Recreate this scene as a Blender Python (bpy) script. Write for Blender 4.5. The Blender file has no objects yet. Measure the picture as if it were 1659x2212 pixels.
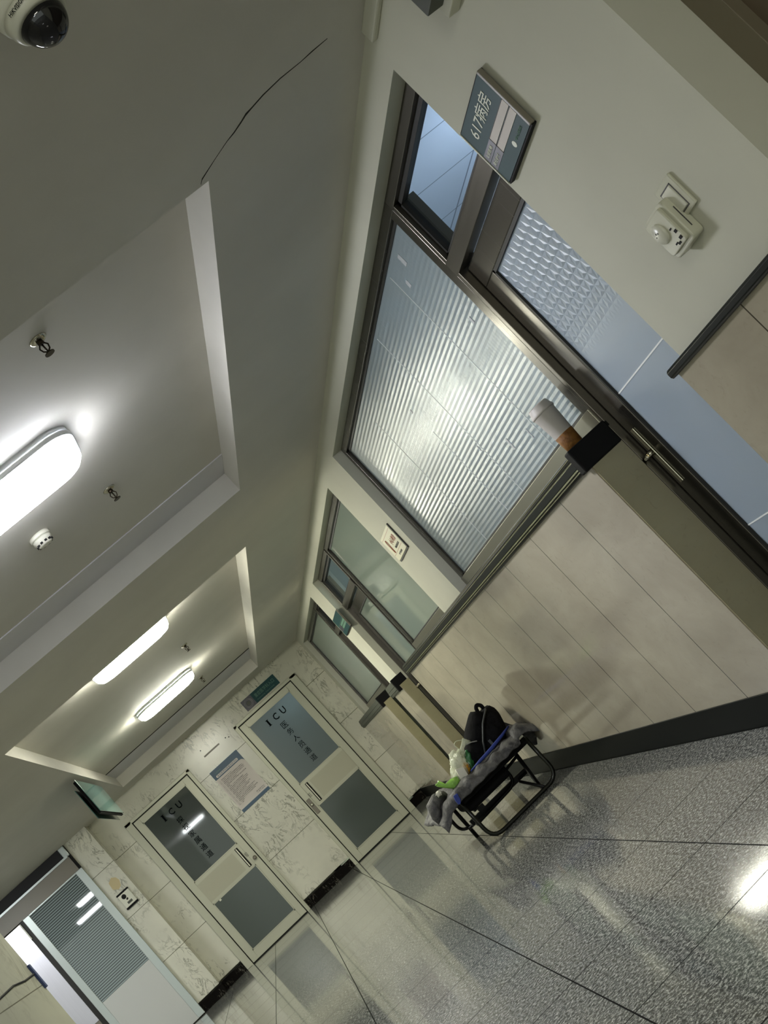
import bpy, bmesh, math, random
from mathutils import Matrix, Vector
C = bpy.context.scene.collection
PI = math.pi
E = 0.9754          # eye height above the floor; all z below are relative to the eye
random.seed(7)

# ------------------------------------------------------------------ camera
RW = [[0.7292157904, -0.0850293, -0.6789804],
      [-0.6452460, 0.2449083, -0.7236556],
      [0.2278199, 0.9658105, 0.1237262]]
FPX = 2694.375
cam_d = bpy.data.cameras.new('camera')
cam = bpy.data.objects.new('camera', cam_d); C.objects.link(cam)
M = Matrix([[RW[j][i] for j in range(3)] for i in range(3)]) @ Matrix(((1, 0, 0), (0, -1, 0), (0, 0, -1)))
cam.matrix_world = Matrix.Translation((0, 0, E)) @ M.to_quaternion().to_matrix().to_4x4()
cam_d.sensor_fit = 'VERTICAL'; cam_d.sensor_height = 24.0
cam_d.lens = FPX / 2212.0 * 24.0
cam_d.clip_start = 0.02
bpy.context.scene.camera = cam

# ------------------------------------------------------------------ world, lights, exposure
sc = bpy.context.scene
vs = sc.view_settings
vs.view_transform = 'Standard'; vs.look = 'None'; vs.gamma = 1; vs.use_curve_mapping = False
vs.exposure = 2.2
try:
    sc.cycles.use_denoising = True
    sc.cycles.max_bounces = 10; sc.cycles.diffuse_bounces = 5
    sc.cycles.transmission_bounces = 6; sc.cycles.transparent_max_bounces = 8
    sc.cycles.sample_clamp_indirect = 6.0
    sc.cycles.caustics_reflective = False; sc.cycles.caustics_refractive = False
except Exception:
    pass
w = bpy.data.worlds.new('world'); sc.world = w; w.use_nodes = True
w.node_tree.nodes['Background'].inputs[0].default_value = (0.6, 0.65, 0.6, 1)
w.node_tree.nodes['Background'].inputs[1].default_value = 0.42
L_NEAR = ((0.89, 0.91, 1.0), 14.5)      # cool lamp over the near coffer
L_FAR = ((1.0, 0.99, 0.84), 18.0)       # greenish yellow lamps in the far coffer
L_BACK = ((1.0, 0.96, 0.84), 8.0)      # unseen fill lamp added behind the camera
L_LOBBY = ((0.93, 0.97, 1.0), 10.0)
L_WARD = ((0.80, 0.89, 1.0), 9.5)
L_WARD2 = ((0.82, 1.0, 0.86), 4.5)

def s2l(c):
    return tuple((x / 12.92 if x <= 0.04045 else ((x + 0.055) / 1.055) ** 2.4) for x in c)
def rgb(r, g, b):
    return s2l((r / 255., g / 255., b / 255.)) + (1,)

# ------------------------------------------------------------------ materials
class NT:
    def __init__(s, name):
        s.m = bpy.data.materials.new(name); s.m.use_nodes = True
        s.t = s.m.node_tree; s.p = s.t.nodes['Principled BSDF']; s.out = s.t.nodes['Material Output']
        s._pos = None
    def n(s, typ, **kw):
        x = s.t.nodes.new(typ)
        for k, v in kw.items(): setattr(x, k, v)
        return x
    def l(s, a, b): s.t.links.new(a, b)
    def xyz(s):
        if not s._pos:
            g = s.n('ShaderNodeNewGeometry'); q = s.n('ShaderNodeSeparateXYZ'); s.l(g.outputs['Position'], q.inputs[0])
            s._pos = (g.outputs['Position'], q.outputs[0], q.outputs[1], q.outputs[2])
        return s._pos
    def math(s, op, a, b=None, c=None):
        x = s.n('ShaderNodeMath', operation=op)
        for i, v in enumerate((a, b, c)):
            if v is None: continue
            if isinstance(v, (int, float)): x.inputs[i].default_value = v
            else: s.l(v, x.inputs[i])
        return x.outputs[0]
    def mix(s, f, a, b):
        x = s.n('ShaderNodeMix', data_type='RGBA')
        for i, v in ((0, f), (6, a), (7, b)):
            if isinstance(v, (int, float, tuple)): x.inputs[i].default_value = v
            else: s.l(v, x.inputs[i])
        return x.outputs[2]
    def ramp(s, f, stops):
        x = s.n('ShaderNodeValToRGB'); s.l(f, x.inputs[0]); e = x.color_ramp.elements
        while len(e) < len(stops): e.new(0.5)
        for i, (p, c) in enumerate(stops):
            e[i].position = p; e[i].color = c if isinstance(c, tuple) else (c, c, c, 1)
        return x.outputs[0]
    def noise(s, scale, detail=3, rough=0.55, dist=0.0, vec=None, sc3=None):
        x = s.n('ShaderNodeTexNoise'); x.inputs['Scale'].default_value = scale; x.inputs['Detail'].default_value = detail
        x.inputs['Roughness'].default_value = rough; x.inputs['Distortion'].default_value = dist
        v = vec or s.xyz()[0]
        if sc3:
            mp = s.n('ShaderNodeMapping'); mp.inputs['Scale'].default_value = sc3; s.l(v, mp.inputs[0]); v = mp.outputs[0]
        s.l(v, x.inputs['Vector'])
        return x.outputs['Fac']
    def joint(s, c, off, per, wd):
        a = s.math('SUBTRACT', c, off); a = s.math('DIVIDE', a, per); a = s.math('ADD', a, 0.5)
        a = s.math('FRACT', a); a = s.math('SUBTRACT', a, 0.5); a = s.math('ABSOLUTE', a)
        return s.math('LESS_THAN', a, wd / 2 / per)
    def line(s, c, at, wd):
        a = s.math('SUBTRACT', c, at); a = s.math('ABSOLUTE', a); return s.math('LESS_THAN', a, wd / 2)
    def base(s, v):
        if isinstance(v, tuple): s.p.inputs['Base Color'].default_value = v
        else: s.l(v, s.p.inputs['Base Color'])
    def set(s, **kw):
        for k, v in kw.items():
            i = s.p.inputs[k.replace('_', ' ')]
            if isinstance(v, (int, float, tuple)): i.default_value = v
            else: s.l(v, i)
    def bump(s, h, strength=0.3, dist=0.01):
        b = s.n('ShaderNodeBump'); b.inputs['Strength'].default_value = strength; b.inputs['Distance'].default_value = dist
        s.l(h, b.inputs['Height']); s.l(b.outputs[0], s.p.inputs['Normal']); return b.outputs[0]

def plain(name, col, rough=0.5, metal=0.0, **kw):
    t = NT(name); t.base(col); t.set(Roughness=rough, Metallic=metal, **kw); return t.m
def paint(name, col, rough=0.75, blotch=0.04):
    t = NT(name); n = t.noise(1.3, 4)
    d = tuple(max(0, x * (1 - blotch * 2)) for x in col[:3]) + (1,)
    t.base(t.mix(t.ramp(n, [(0.35, 0.0), (0.65, 1.0)]), d, col)); t.set(Roughness=rough)
    t.bump(t.noise(60, 3), 0.06, 0.004); return t.m
def brushed(name, col, rough=0.3, axis='y'):
    t = NT(name)
    sc3 = {'y': (120, 2, 120), 'z': (120, 120, 2), 'x': (2, 120, 120)}[axis]
    n = t.noise(1.0, 3, sc3=sc3)
    t.base(t.mix(n, tuple(c * 0.9 for c in col[:3]) + (1,), col))
    t.set(Metallic=0.9, Roughness=t.math('MULTIPLY_ADD', n, 0.08, rough - 0.04)); return t.m
def emit(name, col, strength):
    t = NT(name); t.base((0.9, 0.9, 0.9, 1)); t.set(Roughness=0.3)
    t.p.inputs['Emission Color'].default_value = col + (1,); t.p.inputs['Emission Strength'].default_value = strength
    return t.m

MT = {}
MT['wall'] = paint('wall_paint', rgb(205, 204, 186))
MT['ceiling'] = paint('ceiling_paint', rgb(207, 204, 194))
MT['ceiling_strip'] = paint('ceiling_strip_paint', rgb(212, 211, 214))
def granite():
    t = NT('granite_floor'); P, x, y, z = t.xyz()
    a = t.noise(75, 4, 0.7); b = t.noise(200, 2, 0.6)
    s = t.math('ADD', t.math('MULTIPLY', a, 0.65), t.math('MULTIPLY', b, 0.35))
    col = t.ramp(s, [(0.40, (0.010, 0.011, 0.010, 1)), (0.465, (0.075, 0.08, 0.075, 1)), (0.52, (0.23, 0.235, 0.21, 1)), (0.60, (0.62, 0.62, 0.55, 1))])
    big = t.noise(0.8, 2)
    col = t.mix(t.math('MULTIPLY', big, 0.25), col, (0.2, 0.2, 0.18, 1))
    j = t.math('MAXIMUM', t.joint(x, 0.98, 0.61, 0.005), t.joint(y, 4.05, 0.685, 0.007))
    col = t.mix(j, col, (0.02, 0.02, 0.018, 1))
    t.base(col); r = t.math('MULTIPLY_ADD', t.noise(3.0, 3), 0.05, 0.055)
    t.set(Roughness=r, Specular_IOR_Level=t.math('MULTIPLY', t.math('SUBTRACT', 1.0, j), 0.65))
    return t.m
MT['granite'] = granite()
def dado(name, c0, c1, offs, per, rough=0.1):
    t = NT(name); P, x, y, z = t.xyz()
    n = t.noise(2.0, 5, 0.6, 0.4, sc3=(1, 1, 2.2))
    col = t.mix(t.ramp(n, [(0.3, 0.0), (0.7, 1.0)]), c0, c1)
    st = t.ramp(t.noise(26, 3, 0.6, 1.5), [(0.60, 0.0), (0.72, 0.35)])
    col = t.mix(st, col, tuple(c * 0.78 for c in c0[:3]) + (1,))
    j = t.joint(y, offs, per, 0.006)
    col = t.mix(j, col, rgb(62, 55, 42)); t.base(col)
    t.set(Roughness=t.math('MULTIPLY_ADD', n, 0.03, rough - 0.01), Specular_IOR_Level=0.40); return t.m
MT['dado'] = dado('beige_dado_tile', rgb(160, 151, 133), rgb(178, 170, 150), 4.54, 0.594)
MT['dado_side'] = dado('tan_dado_return', rgb(150, 142, 112), rgb(163, 155, 124), 0.0, 50.0)
def marble(name, base, vein, joints_z=(), joints_x=(), scale=1.0, thr=0.035, rough=0.12, spec=0.5):
    t = NT(name); P, x, y, z = t.xyz()
    w1 = t.noise(2.3 * scale, 6, 0.6, 1.4, sc3=(1.6, 1, 0.8)); a = t.math('ABSOLUTE', t.math('SUBTRACT', w1, 0.5))
    v = t.ramp(a, [(0.0, 1.0), (thr, 0.0)])
    gate = t.ramp(t.noise(1.7 * scale, 3), [(0.46, 0.0), (0.60, 1.0)])
    v = t.math('MULTIPLY', v, gate)
    sp = t.ramp(t.noise(15 * scale, 4, 0.6, 0.8, sc3=(1.2, 1, 0.45)), [(0.58, 0.0), (0.66, 0.8)])
    v = t.math('MAXIMUM', v, t.math('MULTIPLY', sp, gate))
    cl = t.noise(1.1 * scale, 4)
    b2 = tuple(c * 0.86 for c in base[:3]) + (1,)
    col = t.mix(t.ramp(cl, [(0.35, 0.0), (0.65, 1.0)]), b2, base)
    col = t.mix(t.math('MULTIPLY', v, 0.8), col, vein)
    j = None
    for q in joints_z:
        k = t.line(z, q + E, 0.006); j = k if j is None else t.math('MAXIMUM', j, k)
    for q in joints_x:
        k = t.line(x, q, 0.006); j = k if j is None else t.math('MAXIMUM', j, k)
    if j is not None: col = t.mix(j, col, rgb(95, 92, 72))
    t.base(col); t.set(Roughness=rough, Specular_IOR_Level=spec); return t.m
MT['marble'] = marble('white_marble', rgb(214, 212, 194), rgb(112, 110, 92), (0.987, 0.378, -0.244), (), 1.6, 0.028, 0.2, 0.4)
MT['marble_left'] = marble('greenish_marble', rgb(182, 182, 164), rgb(128, 126, 108), (0.75, 0.26, -0.35), rough=0.3)
MT['plinth'] = marble('dark_marble', (0.006, 0.005, 0.004, 1), (0.22, 0.20, 0.16, 1), (), (), 3.0, 0.010, 0.3, 0.03)
MT['black_plinth'] = plain('black_skirting', (0.006, 0.007, 0.006, 1), 0.35, 0.0, Specular_IOR_Level=0.03)
MT['frame'] = brushed('dark_stainless', rgb(98, 94, 85), 0.30, 'y')
MT['frame_z'] = brushed('dark_stainless_upright', rgb(94, 90, 82), 0.26, 'z')
MT['sill'] = brushed('sill_steel', rgb(150, 147, 130), 0.3, 'y')
MT['frame_in'] = plain('frame_inner', rgb(40, 39, 35), 0.5, 0.3)
MT['alu'] = plain('aluminium_profile', rgb(186, 186, 165), 0.38, 0.15)
MT['alu_cream'] = plain('door_panel_cream', rgb(176, 174, 152), 0.45)  # cream colour of the middle door panels
MT['black'] = plain('black_rubber', (0.008, 0.008, 0.008, 1), 0.6, 0.0, Specular_IOR_Level=0.1)
MT['gap'] = plain('dark_gap', (0.006, 0.006, 0.005, 1), 0.9)
MT['rail'] = plain('dark_green_vinyl', rgb(17, 21, 17), 0.3, 0.0, Specular_IOR_Level=0.08)
MT['rail_glint'] = plain('rail_highlight', rgb(200, 198, 160), 0.22, 1.0)  # pale yellowish metal standing for highlights along the rail ribs
MT['rail_grey'] = plain('grey_vinyl', rgb(84, 87, 78), 0.5, 0.0, Specular_IOR_Level=0.2)
MT['white'] = plain('white_plastic', rgb(214, 213, 196), 0.32)
MT['white_gloss'] = plain('ivory_plastic', rgb(200, 199, 178), 0.25)
MT['chrome'] = plain('chrome', rgb(190, 185, 165), 0.18, 1.0)
MT['teal'] = plain('teal_panel', rgb(34, 70, 72), 0.5, 0.0, Specular_IOR_Level=0.2)
MT['teal_dark'] = plain('dark_label', rgb(52, 50, 62), 0.35)
MT['teal_glass'] = plain('teal_acrylic', rgb(84, 118, 112), 0.12)
MT['ink'] = plain('black_lettering', (0.004, 0.006, 0.007, 1), 0.8, 0.0, Specular_IOR_Level=0.0)
MT['ink_soft'] = plain('grey_print', rgb(70, 68, 66), 0.6)
MT['ink_white'] = plain('white_lettering', rgb(225, 228, 210), 0.5)
MT['ink_red'] = plain('red_print', rgb(170, 92, 62), 0.6)
MT['ink_teal'] = plain('pale_green_lettering', rgb(92, 132, 112), 0.6)
MT['paper'] = plain('paper', rgb(214, 206, 198), 0.6)
MT['cream_paper'] = plain('cream_paper', rgb(228, 224, 194), 0.5)
MT['poster_blue'] = plain('poster_blue', rgb(58, 86, 108), 0.45)
MT['tube'] = plain('black_steel_tube', rgb(34, 35, 28), 0.25, 0.4, Specular_IOR_Level=0.4)
MT['tube_black'] = plain('black_tube', (0.007, 0.007, 0.006, 1), 0.4, 0.0, Specular_IOR_Level=0.2)
MT['seat_fabric'] = plain('black_seat_fabric', (0.006, 0.006, 0.006, 1), 0.9, 0.0, Specular_IOR_Level=0.05)
def fabric(name, c0, c1, scale=9, rough=0.9, spec=0.35):
    t = NT(name); n = t.noise(scale, 5, 0.6, 0.8); t.base(t.mix(t.ramp(n, [(0.35, 0.0), (0.65, 1.0)]), c0, c1))
    t.set(Roughness=rough, Specular_IOR_Level=spec); t.bump(t.noise(scale * 3, 4), 0.4, 0.01); return t.m
MT['coat'] = fabric('grey_down_coat', rgb(48, 48, 50), rgb(96, 95, 92), 22, 0.6)
MT['coat_blue'] = plain('blue_lining', rgb(34, 54, 130), 0.6)
MT['pack'] = fabric('black_nylon', (0.004, 0.004, 0.004, 1), (0.009, 0.009, 0.010, 1), 20, 0.9, 0.08)
MT['pack_grey'] = plain('grey_webbing', rgb(62, 66, 68), 0.7)
MT['piping'] = plain('silver_piping', rgb(140, 140, 136), 0.4)
def plastic_bag(name, c, alpha=0.5):
    t = NT(name); n = t.noise(22, 4, 0.6, 1.2); t.base(c); t.set(Roughness=0.22)
    t.set(Alpha=t.math('MULTIPLY_ADD', n, 0.6, alpha - 0.3)); t.bump(n, 0.6, 0.02); return t.m
MT['bag'] = plastic_bag('clear_plastic_film', rgb(225, 230, 205), 0.55)
MT['bag_green'] = plastic_bag('green_plastic_film', rgb(150, 205, 90), 0.85)
MT['green_dark'] = plain('green_wrapper', rgb(50, 110, 60), 0.4)
MT['yellow'] = plain('yellow_bread', rgb(190, 140, 40), 0.6)
MT['cup'] = plain('white_paper_cup', rgb(206, 200, 192), 0.5)
MT['cup_brown'] = fabric('brown_cup_sleeve', rgb(112, 72, 30), rgb(150, 104, 46), 24, 0.6)
MT['lens'] = plain('smoked_dome', (0.006, 0.006, 0.007, 1), 0.06)
MT['brass'] = plain('dark_brass', rgb(58, 50, 38), 0.35, 0.8)
MT['lamp_base'] = plain('lamp_base_white', rgb(225, 228, 230), 0.4)
MT['door_white'] = plain('white_door_panel', rgb(196, 197, 192), 0.35)
MT['door_alu'] = plain('door_frame_alu', rgb(188, 196, 192), 0.32, 0.35)
MT['dark_box'] = plain('charcoal_header', rgb(34, 33, 33), 0.5, 0.0, Specular_IOR_Level=0.2)
MT['taupe'] = plain('taupe_panel', rgb(124, 118, 104), 0.4)
MT['steel_lit'] = brushed('polished_steel_sheet', rgb(214, 212, 220), 0.3, 'z')
MT['blue_tag'] = plain('navy_tag', rgb(44, 60, 100), 0.5)
MT['stain'] = plain('adhesive_stain', rgb(196, 180, 138), 0.6)
MT['crack'] = plain('plaster_crack', rgb(38, 36, 30), 0.95)
MT['red_door'] = plain('brown_door_leaf', rgb(96, 84, 66), 0.5)

def blinds():
    t = NT('ribbed_door_glass'); P, x, y, z = t.xyz()
    a = t.math('FRACT', t.math('DIVIDE', z, 0.0262)); s = t.math('PINGPONG', t.math('MULTIPLY', a, 2.0), 1.0)
    t.base(t.ramp(s, [(0.30, rgb(42, 50, 50)), (0.62, rgb(136, 150, 148))]))
    t.set(Roughness=0.5, Specular_IOR_Level=0.3, Coat_Weight=1.0, Coat_Roughness=0.02); return t.m
MT['blinds'] = blinds()
def frosted(name, tcol, dcol, rough, pat=None, mixd=0.35, tint=(0.95, 0.97, 0.95, 1)):
    """translucent film glass with a glossy outer face; pat = embossed pattern"""
    t = NT(name); P, x, y, z = t.xyz(); t.t.nodes.remove(t.p)
    nrm = None
    if pat:
        h = None
        if pat == 'star':
            per = 0.040; hs = []
            for ang in (90, 30, -30):
                u = t.math('ADD', t.math('MULTIPLY', y, math.cos(math.radians(ang)) / per), t.math('MULTIPLY', z, math.sin(math.radians(ang)) / per))
                hs.append(t.math('PINGPONG', t.math('ADD', u, 100.0), 0.5))
            h = t.math('MINIMUM', t.math('MINIMUM', hs[0], hs[1]), hs[2])
            mk = t.ramp(t.math('SUBTRACT', z, E), [(0.42, 0.0), (0.56, 1.0)])
            h = t.math('MULTIPLY', h, mk)
            st, ds = 0.85, 0.013
        else:
            u = t.math('PINGPONG', t.math('MULTIPLY', z, 1 / 0.024), 0.5)
            v = t.math('PINGPONG', t.math('MULTIPLY', y, 1 / 0.028), 0.5)
            nn = t.noise(30, 3)
            mk = t.ramp(t.noise(1.5, 2), [(0.40, 0.55), (0.60, 1.0)])
            h = t.math('ADD', t.math('MULTIPLY', u, 0.9), t.math('ADD', t.math('MULTIPLY', v, 0.45), t.math('MULTIPLY', nn, 0.3)))
            h = t.math('MULTIPLY', h, mk)
            st, ds = 0.38, 0.007
        b = t.n('ShaderNodeBump'); b.inputs['Strength'].default_value = st; b.inputs['Distance'].default_value = ds
        t.l(h, b.inputs['Height']); nrm = b.outputs[0]
    tr = t.n('ShaderNodeBsdfTranslucent'); tr.inputs[0].default_value = tcol
    df = t.n('ShaderNodeBsdfDiffuse'); df.inputs[0].default_value = dcol
    gl = t.n('ShaderNodeBsdfGlossy'); gl.inputs['Color'].default_value = tint; gl.inputs['Roughness'].default_value = rough
    fr = t.n('ShaderNodeFresnel'); fr.inputs[0].default_value = 1.5
    if nrm:
        for q in (df, gl, tr): t.l(nrm, q.inputs['Normal'])
    m1 = t.n('ShaderNodeMixShader'); m1.inputs[0].default_value = mixd; t.l(tr.outputs[0], m1.inputs[1]); t.l(df.outputs[0], m1.inputs[2])
    m2 = t.n('ShaderNodeMixShader'); t.l(fr.outputs[0], m2.inputs[0]); t.l(m1.outputs[0], m2.inputs[1]); t.l(gl.outputs[0], m2.inputs[2])
    t.l(m2.outputs[0], t.out.inputs['Surface']); return t.m
MT['glass_star'] = frosted('embossed_star_glass', (0.72, 0.82, 0.92, 1), (0.5, 0.56, 0.6, 1), 0.42, 'star', 0.5)
MT['glass_rib'] = frosted('embossed_row_glass', (0.60, 0.70, 0.74, 1), (0.40, 0.46, 0.46, 1), 0.31, 'rib', 0.45)
MT['glass_film'] = frosted('frosted_film_glass', (0.62, 0.74, 0.66, 1), (0.42, 0.48, 0.42, 1), 0.035, None, 0.5)
MT['glass_icu'] = frosted('grey_frosted_door_glass', (0.42, 0.48, 0.49, 1), (0.17, 0.20, 0.195, 1), 0.16, None, 0.5)
MT['glass_icu_dark'] = frosted('dark_frosted_door_glass', (0.05, 0.06, 0.055, 1), (0.085, 0.10, 0.09, 1), 0.03, None, 0.75)
MT['glass_icu_low'] = frosted('dark_grey_lower_glass', (0.10, 0.12, 0.11, 1), (0.105, 0.125, 0.112, 1), 0.12, None, 0.7)
def clear_glass():
    t = NT('clear_pane'); t.t.nodes.remove(t.p)
    a = t.n('ShaderNodeBsdfTransparent'); a.inputs[0].default_value = (0.86, 0.92, 0.98, 1)
    g = t.n('ShaderNodeBsdfGlossy'); g.inputs['Roughness'].default_value = 0.02
    f = t.n('ShaderNodeFresnel'); f.inputs[0].default_value = 1.5
    bf = t.n('ShaderNodeNewGeometry'); k = t.math('MULTIPLY', f.outputs[0], t.math('SUBTRACT', 1.0, bf.outputs['Backfacing']))
    m = t.n('ShaderNodeMixShader'); t.l(k, m.inputs[0]); t.l(a.outputs[0], m.inputs[1]); t.l(g.outputs[0], m.inputs[2])
    t.l(m.outputs[0], t.out.inputs['Surface']); return t.m
MT['clear'] = clear_glass()
def ward_ceiling():
    t = NT('ward_ceiling_panels'); P, x, y, z = t.xyz()
    j = t.math('MAXIMUM', t.joint(x, 2.32, 0.60, 0.010), t.joint(y, 4.95, 0.60, 0.010))
    t.base(t.mix(j, rgb(215, 222, 230), rgb(120, 128, 145))); t.set(Roughness=0.6); return t.m
MT['ward_ceiling'] = ward_ceiling()
MT['ward_wall'] = paint('ward_wall_paint', rgb(200, 205, 208))
MT['lamp_near'] = emit('lamp_cool', *L_NEAR); MT['lamp_far'] = emit('lamp_warm', *L_FAR); MT['fill_back'] = emit('fill_rear', *L_BACK)
MT['fill_icu'] = emit('fill_icu_room', (0.80, 0.92, 1.0), 14.0); MT['lamp_lobby'] = emit('lamp_lobby', *L_LOBBY); MT['fill_ward'] = emit('fill_ward', *L_WARD); MT['fill_ward2'] = emit('fill_ward_two', *L_WARD2)

# ------------------------------------------------------------------ mesh helpers
def BM(): return bmesh.new()
def add_box(bm, x0, x1, y0, y1, z0, z1, bev=0.0):
    z0 += E; z1 += E
    b = bmesh.new()
    vs_ = [b.verts.new((x, y, z)) for x in (x0, x1) for y in (y0, y1) for z in (z0, z1)]
    for f in ((0, 1, 3, 2), (4, 6, 7, 5), (0, 4, 5, 1), (2, 3, 7, 6), (0, 2, 6, 4), (1, 5, 7, 3)):
        b.faces.new([vs_[i] for i in f])
    bmesh.ops.recalc_face_normals(b, faces=b.faces[:])
    if bev: bmesh.ops.bevel(b, geom=b.edges[:], offset=bev, segments=2, profile=0.5, affect='EDGES')
    merge(bm, b)
def merge(bm, b):
    me = bpy.data.meshes.new('tmp'); b.to_mesh(me); b.free(); bm.from_mesh(me); bpy.data.meshes.remove(me)
def bx(*a, bev=0.0):
    bm = BM(); add_box(bm, *a, bev=bev); return bm
def boxes(*bs, bev=0.0):
    bm = BM()
    for b in bs: add_box(bm, *b, bev=bev)
    return bm
def smooth_path(pts, rad, seg=6):
    pts = [Vector(p) for p in pts]; out = [pts[0]]
    for i in range(1, len(pts) - 1):
        a, b, c = pts[i - 1], pts[i], pts[i + 1]
        d1 = (a - b); d2 = (c - b); r = min(rad, d1.length * 0.49, d2.length * 0.49)
        p1 = b + d1.normalized() * r; p2 = b + d2.normalized() * r
        for k in range(seg + 1):
            t = k / seg; out.append((1 - t) ** 2 * p1 + 2 * t * (1 - t) * b + t * t * p2)
    out.append(pts[-1]); return out
def add_tube(bm, pts, r, n=12, rad=0.0, zo=E, closed_ends=True, flat=1.0):
    if rad: pts = smooth_path(pts, rad)
    pts = [Vector(p) + Vector((0, 0, zo)) for p in pts]
    rings = []; up = None
    for i, p in enumerate(pts):
        d = (pts[min(i + 1, len(pts) - 1)] - pts[max(i - 1, 0)]).normalized()
        if up is None: up = Vector((0, 0, 1)) if abs(d.z) < 0.9 else Vector((1, 0, 0))
        s = d.cross(up).normalized(); up = s.cross(d).normalized()
        rr = r[i] if isinstance(r, (list, tuple)) else r
        rings.append([bm.verts.new(p + (s * math.cos(2 * PI * k / n) + up * math.sin(2 * PI * k / n) * flat) * rr) for k in range(n)])
    for a, b in zip(rings, rings[1:]):
        for k in range(n):
            f = bm.faces.new((a[k], a[(k + 1) % n], b[(k + 1) % n], b[k])); f.smooth = True
    if closed_ends: bm.faces.new(rings[0][::-1]); bm.faces.new(rings[-1])
    bmesh.ops.recalc_face_normals(bm, faces=bm.faces[:])
def tube(*a, **k):
    bm = BM(); add_tube(bm, *a, **k); return bm
def add_lathe(bm, c, prof, n=32, axis='z', smooth=True):
    """prof = [(radius, height)]; c in eye-relative coordinates"""
    c = Vector(c) + Vector((0, 0, E)); rings = []
    for r, h in prof:
        ring = []
        for k in range(n):
            a = 2 * PI * k / n; q = (r * math.cos(a), r * math.sin(a))
            v = {'z': (q[0], q[1], h), 'x': (h, q[0], q[1]), 'y': (q[0], h, q[1])}[axis]
            ring.append(bm.verts.new(c + Vector(v)))
        rings.append(ring)
    for a, b in zip(rings, rings[1:]):
        for k in range(n):
            f = bm.faces.new((a[k], a[(k + 1) % n], b[(k + 1) % n], b[k])); f.smooth = smooth
    bm.faces.new(rings[0]); bm.faces.new(rings[-1])
    bmesh.ops.recalc_face_normals(bm, faces=bm.faces[:])
def lathe(*a, **k):
    bm = BM(); add_lathe(bm, *a, **k); return bm
def prism(poly, axis, a, b, bev=0.0):
    """extrude a polygon along an axis. axis 'x': poly of (y,z); 'y': (x,z); 'z': (x,y)"""
    bm = BM()
    def P(u, v, w):
        if axis == 'x': return (w, u, v + E)
        if axis == 'y': return (u, w, v + E)
        return (u, v, w + E)
    A = [bm.verts.new(P(u, v, a)) for u, v in poly]; B = [bm.verts.new(P(u, v, b)) for u, v in poly]
    n = len(poly)
    bm.faces.new(A); bm.faces.new(B[::-1])
    for i in range(n): bm.faces.new((A[i], A[(i + 1) % n], B[(i + 1) % n], B[i]))
    bmesh.ops.recalc_face_normals(bm, faces=bm.faces[:])
    if bev: bmesh.ops.bevel(bm, geom=bm.edges[:], offset=bev, segments=2, profile=0.5, affect='EDGES')
    return bm
def rrect(cx, cy, hx, hy, r, n=6):
    out = []
    for sx, sy, a0 in ((1, 1, 0), (-1, 1, 90), (-1, -1, 180), (1, -1, 270)):
        for k in range(n + 1):
            a = math.radians(a0 + 90 * k / n)
            out.append((cx + sx * (hx - r) + r * math.cos(a), cy + sy * (hy - r) + r * math.sin(a)))
    return out
def ploc(p):
    v = Vector((0, 0, 0))
    while p is not None: v += p.location; p = p.parent
    return v
def obj(name, bm, mat, parent=None, origin=None):
    off = ploc(parent)
    if parent is None:
        xs = [v.co for v in bm.verts]
        lo = Vector([min(v[i] for v in xs) for i in range(3)]); hi = Vector([max(v[i] for v in xs) for i in range(3)])
        loc = Vector(((lo.x + hi.x) / 2, (lo.y + hi.y) / 2, lo.z))
    else:
        loc = Vector((0, 0, 0))
    for v in bm.verts: v.co -= off + loc
    me = bpy.data.meshes.new(name); bm.to_mesh(me); bm.free()
    me.materials.append(mat)
    o = bpy.data.objects.new(name, me); o.location = loc; C.objects.link(o)
    if parent is not None: o.parent = parent
    return o
def tag(o, label, cat, group=None):
    o['label'] = label; o['category'] = cat
    if group: o['group'] = group
    return o
def thing(name, label, cat, loc, group=None):
    o = bpy.data.objects.new(name, None); o.empty_display_size = 0.05; C.objects.link(o)
    o.location = (loc[0], loc[1], loc[2] + E)
    return tag(o, label, cat, group)
def struct(name, bm=None, m=None, parent=None, loc=None):
    if bm is None:
        o = bpy.data.objects.new(name, None); C.objects.link(o); o.location = (loc[0], loc[1], loc[2] + E)
    else:
        o = obj(name, bm, m, parent)
    if parent is None: o['kind'] = 'structure'
    return o
def dup(root, delta, label, group=None):
    r = root.copy(); C.objects.link(r); r.location = root.location + Vector(delta); r['label'] = label
    if group: r['group'] = group
    for ch in list(root.children):
        c = ch.copy(); C.objects.link(c); c.parent = r
        for g in ch.children:
            d = g.copy(); C.objects.link(d); d.parent = c
    return r
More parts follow.
